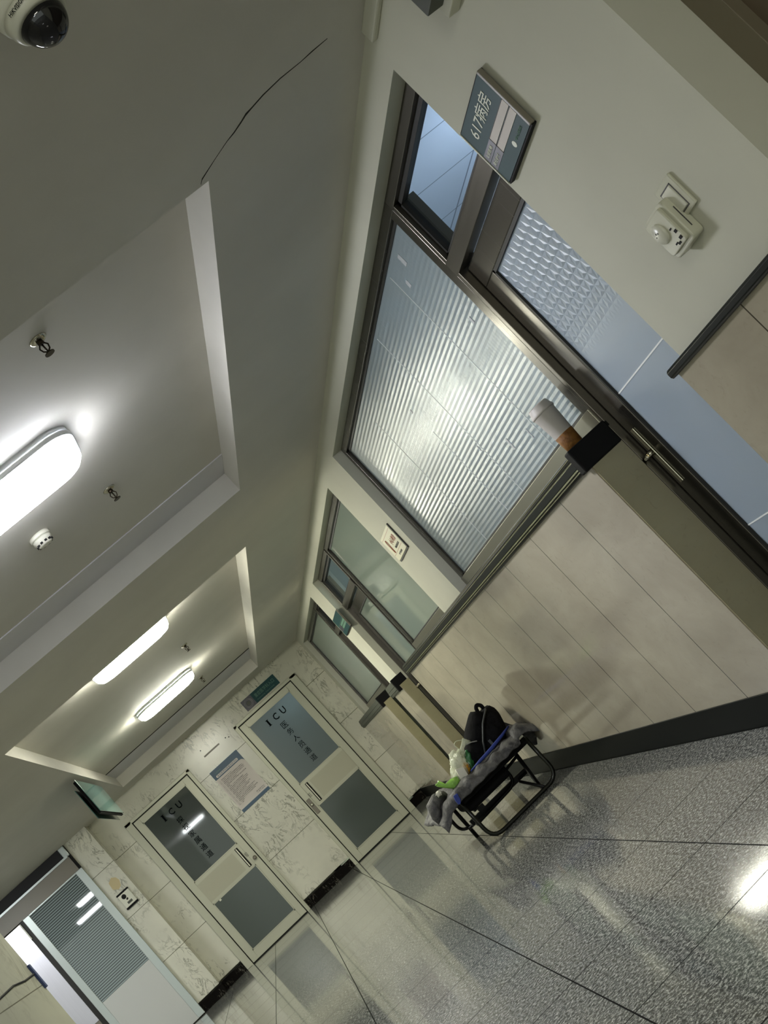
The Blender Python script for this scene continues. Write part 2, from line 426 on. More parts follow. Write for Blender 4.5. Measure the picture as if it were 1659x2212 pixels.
def text(name, s, centre, size, right, up, mat, parent, depth=0.001, width=None, bold=0.0, shear=0.0):
    cu = bpy.data.curves.new(name, 'FONT'); cu.body = s; cu.size = 1.0; cu.align_x = 'CENTER'; cu.align_y = 'CENTER'
    cu.offset = bold; cu.resolution_u = 2
    cu.shear = shear
    o = bpy.data.objects.new(name + '_t', cu); C.objects.link(o)
    dg = bpy.context.evaluated_depsgraph_get(); me = bpy.data.meshes.new_from_object(o.evaluated_get(dg))
    C.objects.unlink(o); bpy.data.objects.remove(o)
    bm = BM(); bm.from_mesh(me); bpy.data.meshes.remove(me)
    if not bm.verts: bm.free(); return None
    xs = [v.co.x for v in bm.verts]; ys = [v.co.y for v in bm.verts]
    cx, cy = (min(xs) + max(xs)) / 2, (min(ys) + max(ys)) / 2
    k = size / (max(ys) - min(ys)); kx = k if not width else width / (max(xs) - min(xs))
    R_ = Vector(right); U = Vector(up); N = R_.cross(U); c = Vector(centre) + Vector((0, 0, E))
    r = bmesh.ops.extrude_face_region(bm, geom=bm.faces[:])
    ex = [g for g in r['geom'] if isinstance(g, bmesh.types.BMVert)]
    exs = set(ex)
    for v in bm.verts:
        a, b = (v.co.x - cx) * kx, (v.co.y - cy) * k
        v.co = c + R_ * a + U * b + N * (depth if v in exs else 0.0)
    return obj(name, bm, mat, parent)
RX, UZ, RY = (1, 0, 0), (0, 0, 1), (0, -1, 0)   # text on the back wall reads along +x, on the right wall along -y

# ------------------------------------------------------------------ the setting
WX = 1.70; BY = 15.36; ZC = 1.505; ZT = 1.64; ZF = -E
C1 = (-0.95, 1.085, 3.34, 6.80); C2 = (-0.95, 1.085, 8.26, 14.72); C0 = (-0.95, 1.085, -3.2, 1.6)
struct('floor', bx(-7, 6.2, -5, 16.2, ZF - 0.1, ZF), MT['granite'])
cb = BM(); ys = [-5, C0[2], C0[3], C1[2], C1[3], C2[2], C2[3], 16.2]
add_box(cb, -7, C1[0], -5, 16.2, ZC, ZT); add_box(cb, C1[1], 1.85, -5, 16.2, ZC, ZT)
for a, b in ((ys[0], ys[1]), (ys[2], ys[3]), (ys[4], ys[5]), (ys[6], ys[7])): add_box(cb, C1[0], C1[1], a, b, ZC, ZT)
add_box(cb, -7, 1.85, -5, 16.2, ZT, ZT + 0.1)
ceil = struct('ceiling', cb, MT['ceiling'])
obj('access_strip', bx(C1[0] + 0.001, C1[1] - 0.001, 6.43, C1[3] - 0.001, ZT - 0.006, ZT + 0.001), MT['ceiling_strip'], ceil)
obj('access_strip', bx(C2[0] + 0.001, C2[1] - 0.001, 13.85, C2[3] - 0.001, ZT - 0.006, ZT + 0.001), MT['ceiling_strip'], ceil)
obj('strip_joint', bx(C2[0] + 0.001, C2[1] - 0.001, 13.838, 13.85, ZT - 0.007, ZT + 0.001), MT['gap'], ceil)
# crack running from the coffer corner to the right wall
ck = [(1.056, 3.327), (1.062, 3.305), (1.09, 3.274), (1.116, 3.25), (1.162, 3.205), (1.19, 3.188), (1.216, 3.165), (1.235, 3.142), (1.258, 3.133), (1.3, 3.111), (1.364, 3.095), (1.438, 3.09), (1.485, 3.079), (1.541, 3.071)]
cw = [.001, .0035, .002, .0005, .001, .003, .004, .0055, .003, .0028, .002, .0008, .0022, .0004]
bm = BM(); L_ = []; 
for i, (x, y) in enumerate(ck):
    jit = random.uniform(-0.002, 0.002)
    L_.append((bm.verts.new((x, y + jit + cw[i], ZC + E - 0.0012)), bm.verts.new((x, y + jit - cw[i], ZC + E - 0.0012)),
               bm.verts.new((x, y + jit - cw[i], ZC + E + 0.001)), bm.verts.new((x, y + jit + cw[i], ZC + E + 0.001))))
for a, b in zip(L_, L_[1:]):
    for k in range(4): bm.faces.new((a[k], a[(k + 1) % 4], b[(k + 1) % 4], b[k]))
obj('plaster_crack', bm, MT['crack'], ceil)

# right wall: plaster with three openings, y ranges measured on its face
O = [(3.23, 7.20), (7.91, 11.24), (11.91, 15.06)]; ON = (0.9, 2.33); ZH = 1.38; XB = 1.85
rw = BM()
add_box(rw, WX, XB, -5, 16.2, ZH, ZC + 0.02)
for a, b in ((-5, ON[0]), (ON[1], O[0][0]), (O[0][1], O[1][0]), (O[1][1], O[2][0]), (O[2][1], 15.5)): add_box(rw, WX, XB, a, b, ZF, ZH)
for a, b in ((4.06, 7.20), (7.91, 9.95), (12.48, 15.06)):
    xm = 1.697 if a > 12 else 1.748
    add_box(rw, 1.66, xm, a, b, ZF, 0.13); add_box(rw, xm, XB, a + {4.06: 0.06, 7.91: 0.0, 12.48: 0.30}[a], b, ZF, 0.13)   # low wall under the windows
wr = struct('wall_right', rw, MT['wall'])
obj('corner_bulge', bx(1.678, 1.701, 1.5, 3.17, 1.455, ZC + 0.001, bev=0.006), MT['wall'], wr)
ZB = -0.845; ZD = 0.165
obj('tile_dado', boxes((1.60, 1.66, 4.06, 9.95, ZB, ZD)), MT['dado'], wr)
obj('tile_dado', boxes((1.665, WX, ON[1] + 0.003, 3.245, ZB, ZD)), MT['dado'], wr)
obj('tile_dado', boxes((1.655, WX, 11.22, 11.95, ZB, ZD)), MT['dado'], wr)
obj('tile_dado', boxes((1.60, 1.66, 12.48, BY, ZB, ZD)), MT['dado'], wr)
obj('dado_return', bx(1.604, 1.75, 4.052, 4.062, ZB, ZD), MT['dado_side'], wr)
obj('dado_return', bx(1.66, 1.76, 11.212, 11.222, ZB, ZD), MT['dado_side'], wr)
obj('dado_return', bx(1.604, 1.697, 12.47, 12.482, ZB, ZD), MT['dado_side'], wr)
struct('baseboard_right', boxes((1.592, 1.70, 4.05, 9.955, ZF, ZB), (1.657, 1.72, ON[1] - 0.002, 3.25, ZF, ZB), (1.647, 1.72, 11.21, 11.96, ZF, ZB), (1.592, 1.70, 12.47, BY, ZF, ZB)), MT['black_plinth'])

# back wall in white marble, with a jog on the left
bw = BM()
add_box(bw, -1.587, 0.42, BY, BY + 0.2, ZB, 1.52); add_box(bw, 0.42, 1.36, BY, BY + 0.2, 1.20, 1.52)
add_box(bw, 1.36, 2.2, BY, BY + 0.2, ZB, 1.52)
add_box(bw, -1.90, -1.587, 15.10, 15.56, ZB, 1.52)
wb = struct('wall_back', bw, MT['marble'])
obj('wall_backing', boxes((-7, -1.90, 15.6, 15.7, ZF, 1.52), (-2.0, 0.30, BY + 0.2, BY + 0.3, ZF, 1.52), (1.50, 2.2, BY + 0.2, BY + 0.3, ZF, 1.52), (0.20, 1.60, 17.6, 17.7, ZF, 1.6), (0.20, 0.30, BY + 0.2, 17.6, ZF, 1.6), (1.50, 1.60, BY + 0.2, 17.6, ZF, 1.6), (0.2, 1.6, BY + 0.2, 17.6, 1.55, 1.6), (0.2, 1.6, BY + 0.2, 17.6, ZF - 0.05, ZF)), MT['wall'], wb)
obj('adhesive_stain', prism([(-1.80, 0.74), (-1.745, 0.70), (-1.70, 0.72), (-1.675, 0.78), (-1.69, 0.83), (-1.73, 0.86), (-1.79, 0.83)], 'y', 15.0985, 15.1), MT['stain'], wb)
obj('adhesive_mark', bx(-0.06, 0.175, BY - 0.004, BY, 1.178, 1.198), MT['taupe'], wb)
for q in ((0.275, 1.19), (0.312, 1.17), (-0.045, 1.275)):
    obj('screw_hole', lathe((q[0], BY, q[1]), [(0.008, 0), (0.008, -0.002)], 10, 'y'), MT['gap'], wb)
struct('baseboard_back', boxes((-1.587, -1.27, BY - 0.012, BY, ZF, ZB - 0.02), (-0.30, 0.42, BY - 0.012, BY, ZF, ZB - 0.02), (1.40, 1.60, BY - 0.012, BY, ZF, ZB - 0.02), (-1.90, -1.575, 15.088, 15.1, ZF, ZB - 0.02), (-1.587, -1.575, 15.1, BY, ZF, ZB - 0.02)), MT['plinth'])

# left wall, lobby beyond and the end behind the camera
struct('wall_left', boxes((-1.80, -1.60, 0.6, 8.02, ZF, ZC)), MT['marble_left'])
struct('wall_lobby', boxes((-7, -6.9, -5, 15.6, ZF, ZC)), MT['wall'])

# wards behind the glazing
wd = BM()
add_box(wd, 5.0, 5.1, 0.3, 15.6, ZF, 1.9)
for yy in (0.3, 7.50, 11.52, 15.5): add_box(wd, XB, 5.0, yy, yy + 0.1, ZF, 1.9)
struct('wall_ward', wd, MT['ward_wall'])
wc = BM(); add_box(wc, XB, 5.1, 0.3, 15.6, 1.78, 1.9); struct('ceiling_ward', wc, MT['ward_ceiling'])
struct('trim_1', bx(XB, XB + 0.02, 0.3, 15.6, ZC, 1.80), MT['ward_wall'])

# ------------------------------------------------------------------ windows and ward doors in the right wall
GX = 1.765
def frame_box(bm, y0, y1, z0, z1, t=0.045, x0=GX, x1=GX + 0.055):
    add_box(bm, x0, x1, y0, y1, z1 - t, z1, 0.002); add_box(bm, x0, x1, y0, y1, z0, z0 + t, 0.002)
    add_box(bm, x0, x1, y0, y0 + t, z0 + t, z1 - t, 0.002); add_box(bm, x0, x1, y1 - t, y1, z0 + t, z1 - t, 0.002)
def window(n, y0, y1, glass, near):
    w_ = struct('window_%d' % n, loc=(GX, (y0 + y1) / 2, 0.14))
    bm = BM()
    add_box(bm, GX, GX + 0.055, y0, y1, 1.335, ZH, 0.002)
    obj('window_sill', bx(GX - 0.004, GX + 0.055, y0, y1, 0.13, 0.32, bev=0.002), MT['sill'], w_)
    a, b = (y0, y0 + 0.065), (y1 - 0.05, y1)
    for q in (a, b): add_box(bm, GX, GX + 0.055, q[0], q[1], 0.32, 1.335, 0.002)
    obj('window_frame', bm, MT['frame_z'], w_)
    bm = BM(); i = 0.014
    for q in ((y0 + 0.065, y1 - 0.05, 0.32, 0.32 + i), (y0 + 0.065, y1 - 0.05, 1.335 - i, 1.335), (y0 + 0.065, y0 + 0.065 + i, 0.32, 1.335), (y1 - 0.05 - i, y1 - 0.05, 0.32, 1.335)):
        add_box(bm, GX + 0.018, GX + 0.03, *q)
    obj('glazing_bead', bm, MT['frame_in'], w_)
    obj('glass_pane', bx(GX + 0.024, GX + 0.032, y0 + 0.06, y1 - 0.045, 0.315, 1.34), glass, w_)
    return w_
w1 = window(1, 4.11, 7.20, MT['glass_rib'], True)
w2 = window(2, 7.91, 9.93, MT['glass_film'], True)
w3 = window(3, 12.78, 15.06, MT['glass_film'], True)
# seams of the film stuck on window 1 and on the ward door
film = plain('film_seam', rgb(245, 248, 245), 0.4)
bm = BM()
for y, z0, z1 in ((4.66, 0.33, 1.30), (5.32, 0.33, 1.30), (5.68, 0.34, 0.86), (6.3, 0.34, 1.2)): add_box(bm, GX + 0.0225, GX + 0.0242, y, y + 0.0035, z0, z1)
obj('film_seam', bm, film, w1)
bm = BM()
for (y, z, s, t) in ((4.42, 1.235, .035, .05), (4.55, 1.19, .03, .03), (4.75, 0.43, .012, .05), (5.0, 0.47, .02, .06), (4.35, 0.87, .02, .03), (5.35, 0.6, .012, .03), (5.7, 1.0, .02, .02)):
    add_box(bm, GX + 0.0222, GX + 0.0242, y, y + s, z, z + t)
obj('torn_film', bm, plain('torn_film', rgb(178, 182, 184), 0.5), w1)

def ward_door(n, y0, y1, ztop, dz, hinge_far=True):
    """transom light over a door leaf; y0..y1 is the clear opening between wall and mullion"""
    d = struct('door_%d' % n, loc=(GX, (y0 + y1) / 2, ZF))
    bm = BM(); add_box(bm, GX, GX + 0.055, y0, y1, 1.335, ZH, 0.002); add_box(bm, GX, GX + 0.055, y0, y1, 0.99, 1.055, 0.002)
    add_box(bm, GX, GX + 0.10, y0, y0 + 0.03, ZF, 1.335, 0.002); add_box(bm, GX + 0.001, GX + 0.10, y1 - 0.03, y1, ZF, 1.335, 0.002)
    obj('door_frame', bm, MT['frame'], d)
    obj('transom_bead', boxes((GX + 0.02, GX + 0.05, y0 + 0.03, y1 - 0.03, 1.055, 1.072), (GX + 0.02, GX + 0.05, y0 + 0.03, y1 - 0.03, 1.315, 1.335), (GX + 0.02, GX + 0.05, y1 - 0.05, y1 - 0.03, 1.055, 1.335), (GX + 0.02, GX + 0.05, y0 + 0.03, y0 + 0.05, 1.055, 1.335)), MT['frame_in'], d)
    obj('transom_glass', bx(GX + 0.034, GX + 0.040, y0 + 0.03, y1 - 0.03, 1.055, 1.335), MT['clear'], d)
    lf = obj('door_leaf', boxes((1.80, 1.84, y0 + 0.035, y1 - 0.035, 0.885, 0.98), (1.80, 1.84, y1 - 0.165, y1 - 0.035, ZF + 0.01, 0.885), (1.80, 1.84, y0 + 0.035, y0 + 0.14, ZF + 0.01, 0.885), (1.80, 1.84, y0 + 0.14, y1 - 0.165, ZF + 0.01, ZF + 0.2), bev=0.003), MT['frame_z'], d)
    obj('door_glass', bx(1.812, 1.822, y0 + 0.14, y1 - 0.165, ZF + 0.2, 0.885), MT['glass_star'] if n == 1 else MT['glass_film'], lf)
    obj('gasket', boxes((1.802, 1.815, y1 - 0.178, y1 - 0.163, ZF + 0.2, 0.885), (1.802, 1.815, y0 + 0.14, y1 - 0.165, 0.872, 0.887), (1.802, 1.815, y0 + 0.138, y0 + 0.15, ZF + 0.2, 0.885)), MT['frame_in'], lf)
    obj('lock_plate', boxes((1.794, 1.80, y1 - 0.092, y1 - 0.066, -0.09, 0.16), bev=0.002), MT['chrome'], lf)
    bm = BM(); add_lathe(bm, (1.80, y1 - 0.08, 0.055), [(0.012, 0), (0.010, -0.03)], 14, 'x'); add_tube(bm, [(1.775, y1 - 0.08, 0.055), (1.762, y1 - 0.05, 0.05), (1.76, y1 - 0.01, 0.035)], 0.009, 10)
    obj('lever_handle', bm, MT['chrome'], lf)
    return d, lf
d1, lf1 = ward_door(1, 3.225, 4.115, 0, 0)
obj('film_seam', boxes((1.810, 1.8118, 3.37, 3.95, 0.272, 0.277), (1.810, 1.8118, 3.37, 3.95, -0.345, -0.340)), film, lf1)
d2, lf2 = ward_door(2, 9.98, 11.24, 0, 0)
d3, lf3 = ward_door(3, 11.91, 12.76, 0, 0)
# door 4 nearer than the pillar (only its frame shows)
d4 = struct('door_4', loc=(1.85, 1.6, ZF))
obj('door_frame', boxes((1.835, 1.87, 2.24, 2.33, ZF, ZH), (1.835, 1.90, 0.9, 0.98, ZF, ZH), (1.835, 1.90, 0.98, 2.24, 1.30, ZH), bev=0.002), plain('brown_door_frame', rgb(112, 104, 84), 0.45), d4)
lf4 = obj('door_leaf', bx(1.868, 1.92, 0.98, 2.315, ZF + 0.01, 1.30), MT['red_door'], d4)
obj('door_stop', bx(1.872, 1.916, 2.318, 2.345, ZF, ZH), plain('brown_door_stop', rgb(84, 76, 58), 0.5), d4)
obj('shadow_gap', bx(1.916, 1.925, 2.325, 2.35, ZF, ZH), MT['gap'], d4)
obj('wall_panel', bx(1.925, 2.6, 2.325, 2.36, ZF, ZH), MT['taupe'], d4)

# ------------------------------------------------------------------ handrails
def rail(name, y0, y1, xf, label, cap='black', zb=0.16, zt=0.245, back=1.76):
    t = thing('handrail', label, 'handrail', (xf, (y0 + y1) / 2, zb), 'bumper rails along the right wall')
    prof = [(xf + 0.03, zb), (xf + 0.012, zb + 0.004), (xf + 0.004, zb + 0.018), (xf + 0.008, zb + 0.024), (xf + 0.001, zb + 0.030), (xf + 0.001, zb + 0.055), (xf + 0.008, zb + 0.060), (xf + 0.004, zb + 0.066), (xf + 0.012, zt - 0.006), (xf + 0.03, zt), (back, zt), (back, zt - 0.02), (xf + 0.06, zt - 0.02), (xf + 0.06, zb)]
    obj('rail_body', prism(prof, 'y', y0, y1), MT['rail'] if cap != 'grey' else MT['rail_grey'], t)
    if cap != 'grey':
        obj('highlight_bead', boxes((xf + 0.004, xf + 0.02, y0, y1, zb + 0.0575, zb + 0.0592), (xf + 0.006, xf + 0.02, y0, y1, zb + 0.0735, zb + 0.0760), (xf - 0.001, xf + 0.02, y0, y1, zb + 0.021, zb + 0.027), (xf + 0.003, xf + 0.03, y0, y1, zb + 0.012, zb + 0.014)), MT['rail_glint'], t)  # thin bright strips laid on the ribs as painted highlights
    if cap: obj('end_cap', bx(xf - 0.004, back - 0.01, y0 - 0.012, y0 + 0.012 + (0.03 if cap != 'none' else 0), zb - 0.004, zt + 0.008, bev=0.006), MT['black'], t)
    return t
rail('h', 4.055, 9.95, 1.575, 'long ribbed dark bumper rail under the first two windows, black cap on its near end')
t = thing('handrail', 'slim black bumper rail on the near pillar, below the thermostat', 'handrail', (1.66, 2.8, 0.147), 'bumper rails along the right wall')
obj('rail_body', prism([(1.652, 0.153), (1.647, 0.160), (1.647, 0.176), (1.654, 0.183), (1.70, 0.183), (1.70, 0.153)], 'y', ON[1] + 0.003, 3.262, bev=0.002), MT['rail'], t)
rail('h', 11.25, 11.98, 1.625, 'short grey bumper rail on the pier with the far ward sign', 'grey', 0.125)
rail('h', 12.49, 15.33, 1.575, 'grey bumper rail ending at the back marble wall', 'grey', 0.135)

# ------------------------------------------------------------------ doors in the back wall
def icu_door(n, x0, x1, tl, tr, glass, letters, plate, knob_side, low, body_mat):
    d = struct('door_%d' % n, loc=((x0 + x1) / 2, BY, ZF))
    fy = BY - 0.035
    obj('door_trim', boxes((x0 - tl, x0 - 0.012, fy, BY + 0.02, ZF, 1.215), (x1 + 0.012, x1 + tr, fy, BY + 0.02, ZF, 1.215), (x0 - tl, x1 + tr, fy, BY + 0.02, 1.178, 1.218), bev=0.004), MT['alu'], d)
    obj('door_trim_inner', boxes((x0 - 0.03, x0 - 0.012, fy - 0.008, fy, ZF, 1.19), (x1 + 0.012, x1 + 0.03, fy - 0.008, fy, ZF, 1.19)), MT['alu'], d)
    if n == 5: obj('shadow_gap', boxes((x0 - 0.012, x0 + 0.02, BY - 0.01, BY + 0.04, ZF, 1.178), (x1 - 0.02, x1 + 0.012, BY - 0.01, BY + 0.04, ZF, 1.178), (x0 + 0.02, x1 - 0.02, BY - 0.01, BY + 0.04, 1.15, 1.178), (x0 + 0.02, x1 - 0.02, BY - 0.01, BY + 0.04, ZF, ZF + 0.03)), MT['gap'], d)
    else: obj('shadow_gap', bx(x0 - 0.012, x1 + 0.012, BY - 0.01, BY + 0.04, ZF, 1.178), MT['gap'], d)
    gz = ((0.168, 1.095), (-0.855, -0.158)); gx0, gx1 = x0 + 0.083, x1 - 0.083
    y0, y1 = BY - 0.03, BY - 0.012
    lf = obj('door_leaf', boxes((x0, gx0, y0, y1, ZF + 0.012, 1.165), (gx1, x1, y0, y1, ZF + 0.012, 1.165), (gx0, gx1, y0, y1, gz[0][1], 1.165), (gx0, gx1, y0, y1, gz[1][1], gz[0][0]), (gx0, gx1, y0, y1, ZF + 0.012, gz[1][0]), bev=0.002), MT['alu'], d)
    bd = BM()
    for z0, z1 in gz:
        for q in ((gx0, gx1, z1 - 0.012, z1), (gx0, gx1, z0, z0 + 0.012), (gx0, gx0 + 0.012, z0, z1), (gx1 - 0.012, gx1, z0, z1)):
            add_box(bd, q[0], q[1], y0 - 0.004, y0 + 0.004, q[2], q[3])
    obj('glazing_bead', bd, MT['alu'], lf)
    g = obj('upper_glass', bx(gx0, gx1, y0 + 0.004, y0 + 0.010, *gz[0]), glass, lf)
    obj('lower_glass', bx(gx0, gx1, y0 + 0.004, y0 + 0.010, *gz[1]), low, lf)
    obj('mid_panel', bx(gx0 + (0.12 if knob_side < 0 else 0), gx1 - (0.12 if knob_side > 0 else 0), y0 - 0.004, y0 + 0.004, gz[1][1] + 0.03, gz[0][0] - 0.04), MT['alu_cream'], lf)
    hx = (gx0 + 0.07) if knob_side < 0 else (gx1 - 0.055)
    pb = obj('pull_recess', bx(hx - 0.02, hx + 0.02, y0 - 0.006, y0 + 0.002, -0.135, 0.135), MT['gap'], lf)
    obj('pull_grip', bx(hx - 0.012, hx + 0.004, y0 - 0.014, y0 - 0.004, -0.13, 0.13, bev=0.003), MT['chrome'], pb)
    kx = x0 + 0.035 if knob_side < 0 else x1 - 0.038
    tx = text('pull_label', '\u63a8\u62c9', ((kx + hx) / 2, y0 - 0.001, 0.0), 0.06, RX, UZ, MT['ink_soft'], lf, width=0.035)
    if plate:
        lk = obj('lock_case', bx(kx - 0.025, kx + 0.025, y0 - 0.012, y0, -0.23, -0.02, bev=0.004), MT['taupe'], lf)
        obj('lock_knob', lathe((kx, y0 - 0.012, -0.10), [(0.016, 0), (0.018, -0.02), (0.010, -0.035)], 16, 'y'), MT['chrome'], lk)
    else:
        obj('door_knob', lathe((kx, y0, -0.09), [(0.014, 0), (0.012, -0.02), (0.024, -0.035), (0.024, -0.05), (0.012, -0.06)], 20, 'y'), MT['taupe'], lf)
    cx = (gx0 + gx1) / 2 + (0.0 if n == 5 else 0.005)
    for i, c in enumerate('ICU'):
        text('letter', c, (cx - 0.115 + i * 0.115, y0 - 0.0005, 0.968), 0.085 if n == 5 else 0.08, RX, UZ, MT['ink'], g, width=0.022 if c == 'I' else 0.066, bold=0.012)
        if c == 'I':
            bm = boxes((cx - 0.135, cx - 0.095, y0 - 0.0015, y0 - 0.0002, 1.005, 1.011), (cx - 0.135, cx - 0.095, y0 - 0.0015, y0 - 0.0002, 0.925, 0.931)); obj('letter_serif', bm, MT['ink'], g)
    for i, c in enumerate(letters):
        text('letter', c, (cx + 0.012, y0 - 0.0005, 0.825 - i * 0.105), 0.078 if c != '\u4eba' else 0.07, RX, UZ, MT['ink'], g, width=0.078, bold=0.006 if n == 6 else 0.0)
    return d, lf, y0
d5, lf5, fy5 = icu_door(5, 0.475, 1.303, 0.055, 0.10, MT['glass_icu'], '\u533b\u52a1\u4eba\u5458\u901a\u9053', True, -1, MT['glass_icu_low'], None)
d6, lf6, fy6 = icu_door(6, -1.175, -0.350, 0.10, 0.055, MT['glass_icu_dark'], '\u63a2\u89c6\u5bb6\u5c5e\u901a\u9053', False, 1, MT['glass_icu_low'], None)
obj('sticker', bx(-1.01, -0.985, fy6 - 0.001, fy6 + 0.004, -0.19, -0.165), MT['white'], lf6)

# automatic door in the lobby corner
PY = 15.05
d7 = struct('door_7', loc=(-2.4, PY, ZF))
obj('header_cover', boxes((-3.6, -1.975, PY - 0.02, PY + 0.1, 1.385, ZC), bev=0.003), MT['dark_box'], d7)
obj('header_end', bx(-1.975, -1.90, PY - 0.015, PY + 0.1, 1.37, ZC, bev=0.01), MT['door_alu'], d7)
obj('header_lip', bx(-3.6, -1.93, PY - 0.03, PY + 0.1, 1.362, 1.385), MT['door_alu'], d7)
obj('header_fascia', bx(-3.6, -1.925, PY, PY + 0.1, 1.175, 1.362), MT['taupe'], d7)
obj('shadow_gap', bx(-1.925, -1.895, PY + 0.01, PY + 0.1, 1.16, ZC), MT['gap'], d7)
lf = obj('door_leaf', boxes((-1.985, -1.895, PY + 0.0, PY + 0.04, ZF + 0.01, 1.175), (-2.74, -2.655, PY, PY + 0.04, ZF + 0.01, 1.175), (-2.655, -1.985, PY, PY + 0.04, 1.155, 1.175), bev=0.004), MT['door_alu'], d7)
obj('ribbed_glass', bx(-2.655, -1.985, PY + 0.012, PY + 0.02, -0.11, 1.155), MT['blinds'], lf)
obj('lower_panel', bx(-2.655, -1.985, PY + 0.006, PY + 0.02, ZF + 0.01, -0.11), MT['door_white'], lf)
obj('leaf_gap', bx(-2.80, -2.74, PY + 0.03, PY + 0.08, ZF, 1.175), MT['frame_in'], d7)
l2 = obj('side_panel', bx(-3.6, -2.80, PY + 0.02, PY + 0.05, -0.22, 1.16), MT['steel_lit'], d7)
obj('side_panel_edge', bx(-2.80, -2.785, PY + 0.005, PY + 0.03, 0.95, 1.16), MT['white'], d7)
obj('side_low_panel', boxes((-3.6, -2.80, PY + 0.03, PY + 0.05, -0.44, -0.22)), MT['taupe'], d7)
obj('side_base_panel', bx(-3.6, -2.80, PY + 0.02, PY + 0.05, ZF, -0.44), MT['door_white'], d7)

# ------------------------------------------------------------------ ceiling lamps
def lamp(cx, cy, mat, label, group=None, hx=0.33, hy=0.21):
    t = thing('ceiling_lamp', label, 'ceiling lamp', (cx, cy, ZT), group)
    def loft(levels):
        bm = BM(); rings = []
        for z, ix, iy, r in levels:
            rings.append([bm.verts.new((x, y, z + E)) for x, y in rrect(cx, cy, ix, iy, r, 8)])
        n = len(rings[0])
        for a, b in zip(rings, rings[1:]):
            for k in range(n):
                f = bm.faces.new((a[k], a[(k + 1) % n], b[(k + 1) % n], b[k])); f.smooth = True
        bm.faces.new(rings[0]); bm.faces.new(rings[-1][::-1]); bmesh.ops.recalc_face_normals(bm, faces=bm.faces[:]); return bm
    obj('lamp_base', loft([(ZT, hx, hy, 0.12), (ZT - 0.018, hx, hy, 0.12), (ZT - 0.022, hx - 0.008, hy - 0.008, 0.112)]), MT['lamp_base'], t)
    obj('lamp_rim', loft([(ZT - 0.024, hx + 0.004, hy + 0.004, 0.12), (ZT - 0.030, hx + 0.004, hy + 0.004, 0.12), (ZT - 0.034, hx, hy, 0.116), (ZT - 0.040, hx + 0.003, hy + 0.003, 0.12), (ZT - 0.043, hx - 0.004, hy - 0.004, 0.115)]), MT['lamp_base'], t)
    obj('lamp_shade', loft([(ZT - 0.022, hx - 0.006, hy - 0.006, 0.114), (ZT - 0.055, hx - 0.008, hy - 0.008, 0.112), (ZT - 0.078, hx - 0.03, hy - 0.03, 0.10), (ZT - 0.088, hx - 0.075, hy - 0.075, 0.07)]), mat, t)
    return t
G_ = None
lamp(0.075, 4.70, MT['lamp_near'], 'cool white glowing oblong lamp in the near coffer, beside the smoke detector')
lamp(0.075, 8.90, MT['lamp_far'], 'bright oblong lamp in the far coffer, partly cut by its near edge')
lamp(0.065, 11.98, MT['lamp_far'], 'bright oblong lamp in the far coffer, the one farthest from the camera')
lamp(0.075, -0.2, MT['fill_back'], 'unseen oblong lamp added behind the camera to light the near pillar')  # added out of view to brighten the near pillar and ceiling
t = thing('ceiling_lamp', 'unseen lamp added behind the right glass door to brighten its pane', 'ceiling lamp', (1.1, 15.75, 1.5))
obj('lamp_shade', bx(0.95, 1.40, 15.66, 15.80, 1.24, 1.30, bev=0.01), MT['fill_icu'], t)  # added source, set high on the right to grade the door glass
obj('fill_stem', tube([(1.1, 15.73, 1.30), (1.1, 15.73, 1.55)], 0.01, 8), MT['lamp_base'], t)
t = thing('ceiling_lamp', 'unseen oblong lobby lamp added to brighten the automatic door panels', 'ceiling lamp', (-3.4, 12.6, ZC))
obj('lamp_shade', bx(-3.9, -2.9, 12.4, 12.8, ZC - 0.06, ZC, bev=0.01), MT['lamp_lobby'], t)  # added beyond the view to brighten the panels of the lobby door
for (px, py, hl, lb) in ((-3.48, 4.6, 0.22, 'lobby lamp mirrored in the ribbed door glass, the nearer one'), (-4.35, -0.6, 0.35, 'lobby lamp mirrored in the ribbed door glass, the farther one'), (-1.44, -2.2, 0.33, 'lamp behind the camera mirrored in the left glass door')):
    t = thing('ceiling_lamp', lb, 'ceiling lamp', (px, py, ZC))
    obj('lamp_shade', bx(px - hl, px + hl, py - 0.2, py + 0.2, ZC - 0.07, ZC, bev=0.015), MT['lamp_lobby'], t)
for i, (px, py, m) in enumerate(((3.6, 4.6, 'fill_ward'), (3.4, 9.4, 'fill_ward2'), (3.4, 13.4, 'fill_ward2'))):
    t = thing('ceiling_lamp', ('unseen flat lamp added to light the nearest frosted window from behind', 'unseen flat lamp added to light the middle frosted window from behind', 'unseen flat lamp added to light the farthest frosted window from behind')[i], 'ceiling lamp', (px, py, 1.78))
    obj('lamp_shade', bx(px - 0.5, px + 0.5, py - 0.15, py + 0.15, 1.38, 1.46), MT[m], t)  # added glowing slabs that make the frosted windows shine from behind
    obj('fill_stem', tube([(px, py, 1.46), (px, py, 1.78)], 0.01, 8), MT['lamp_base'], t)

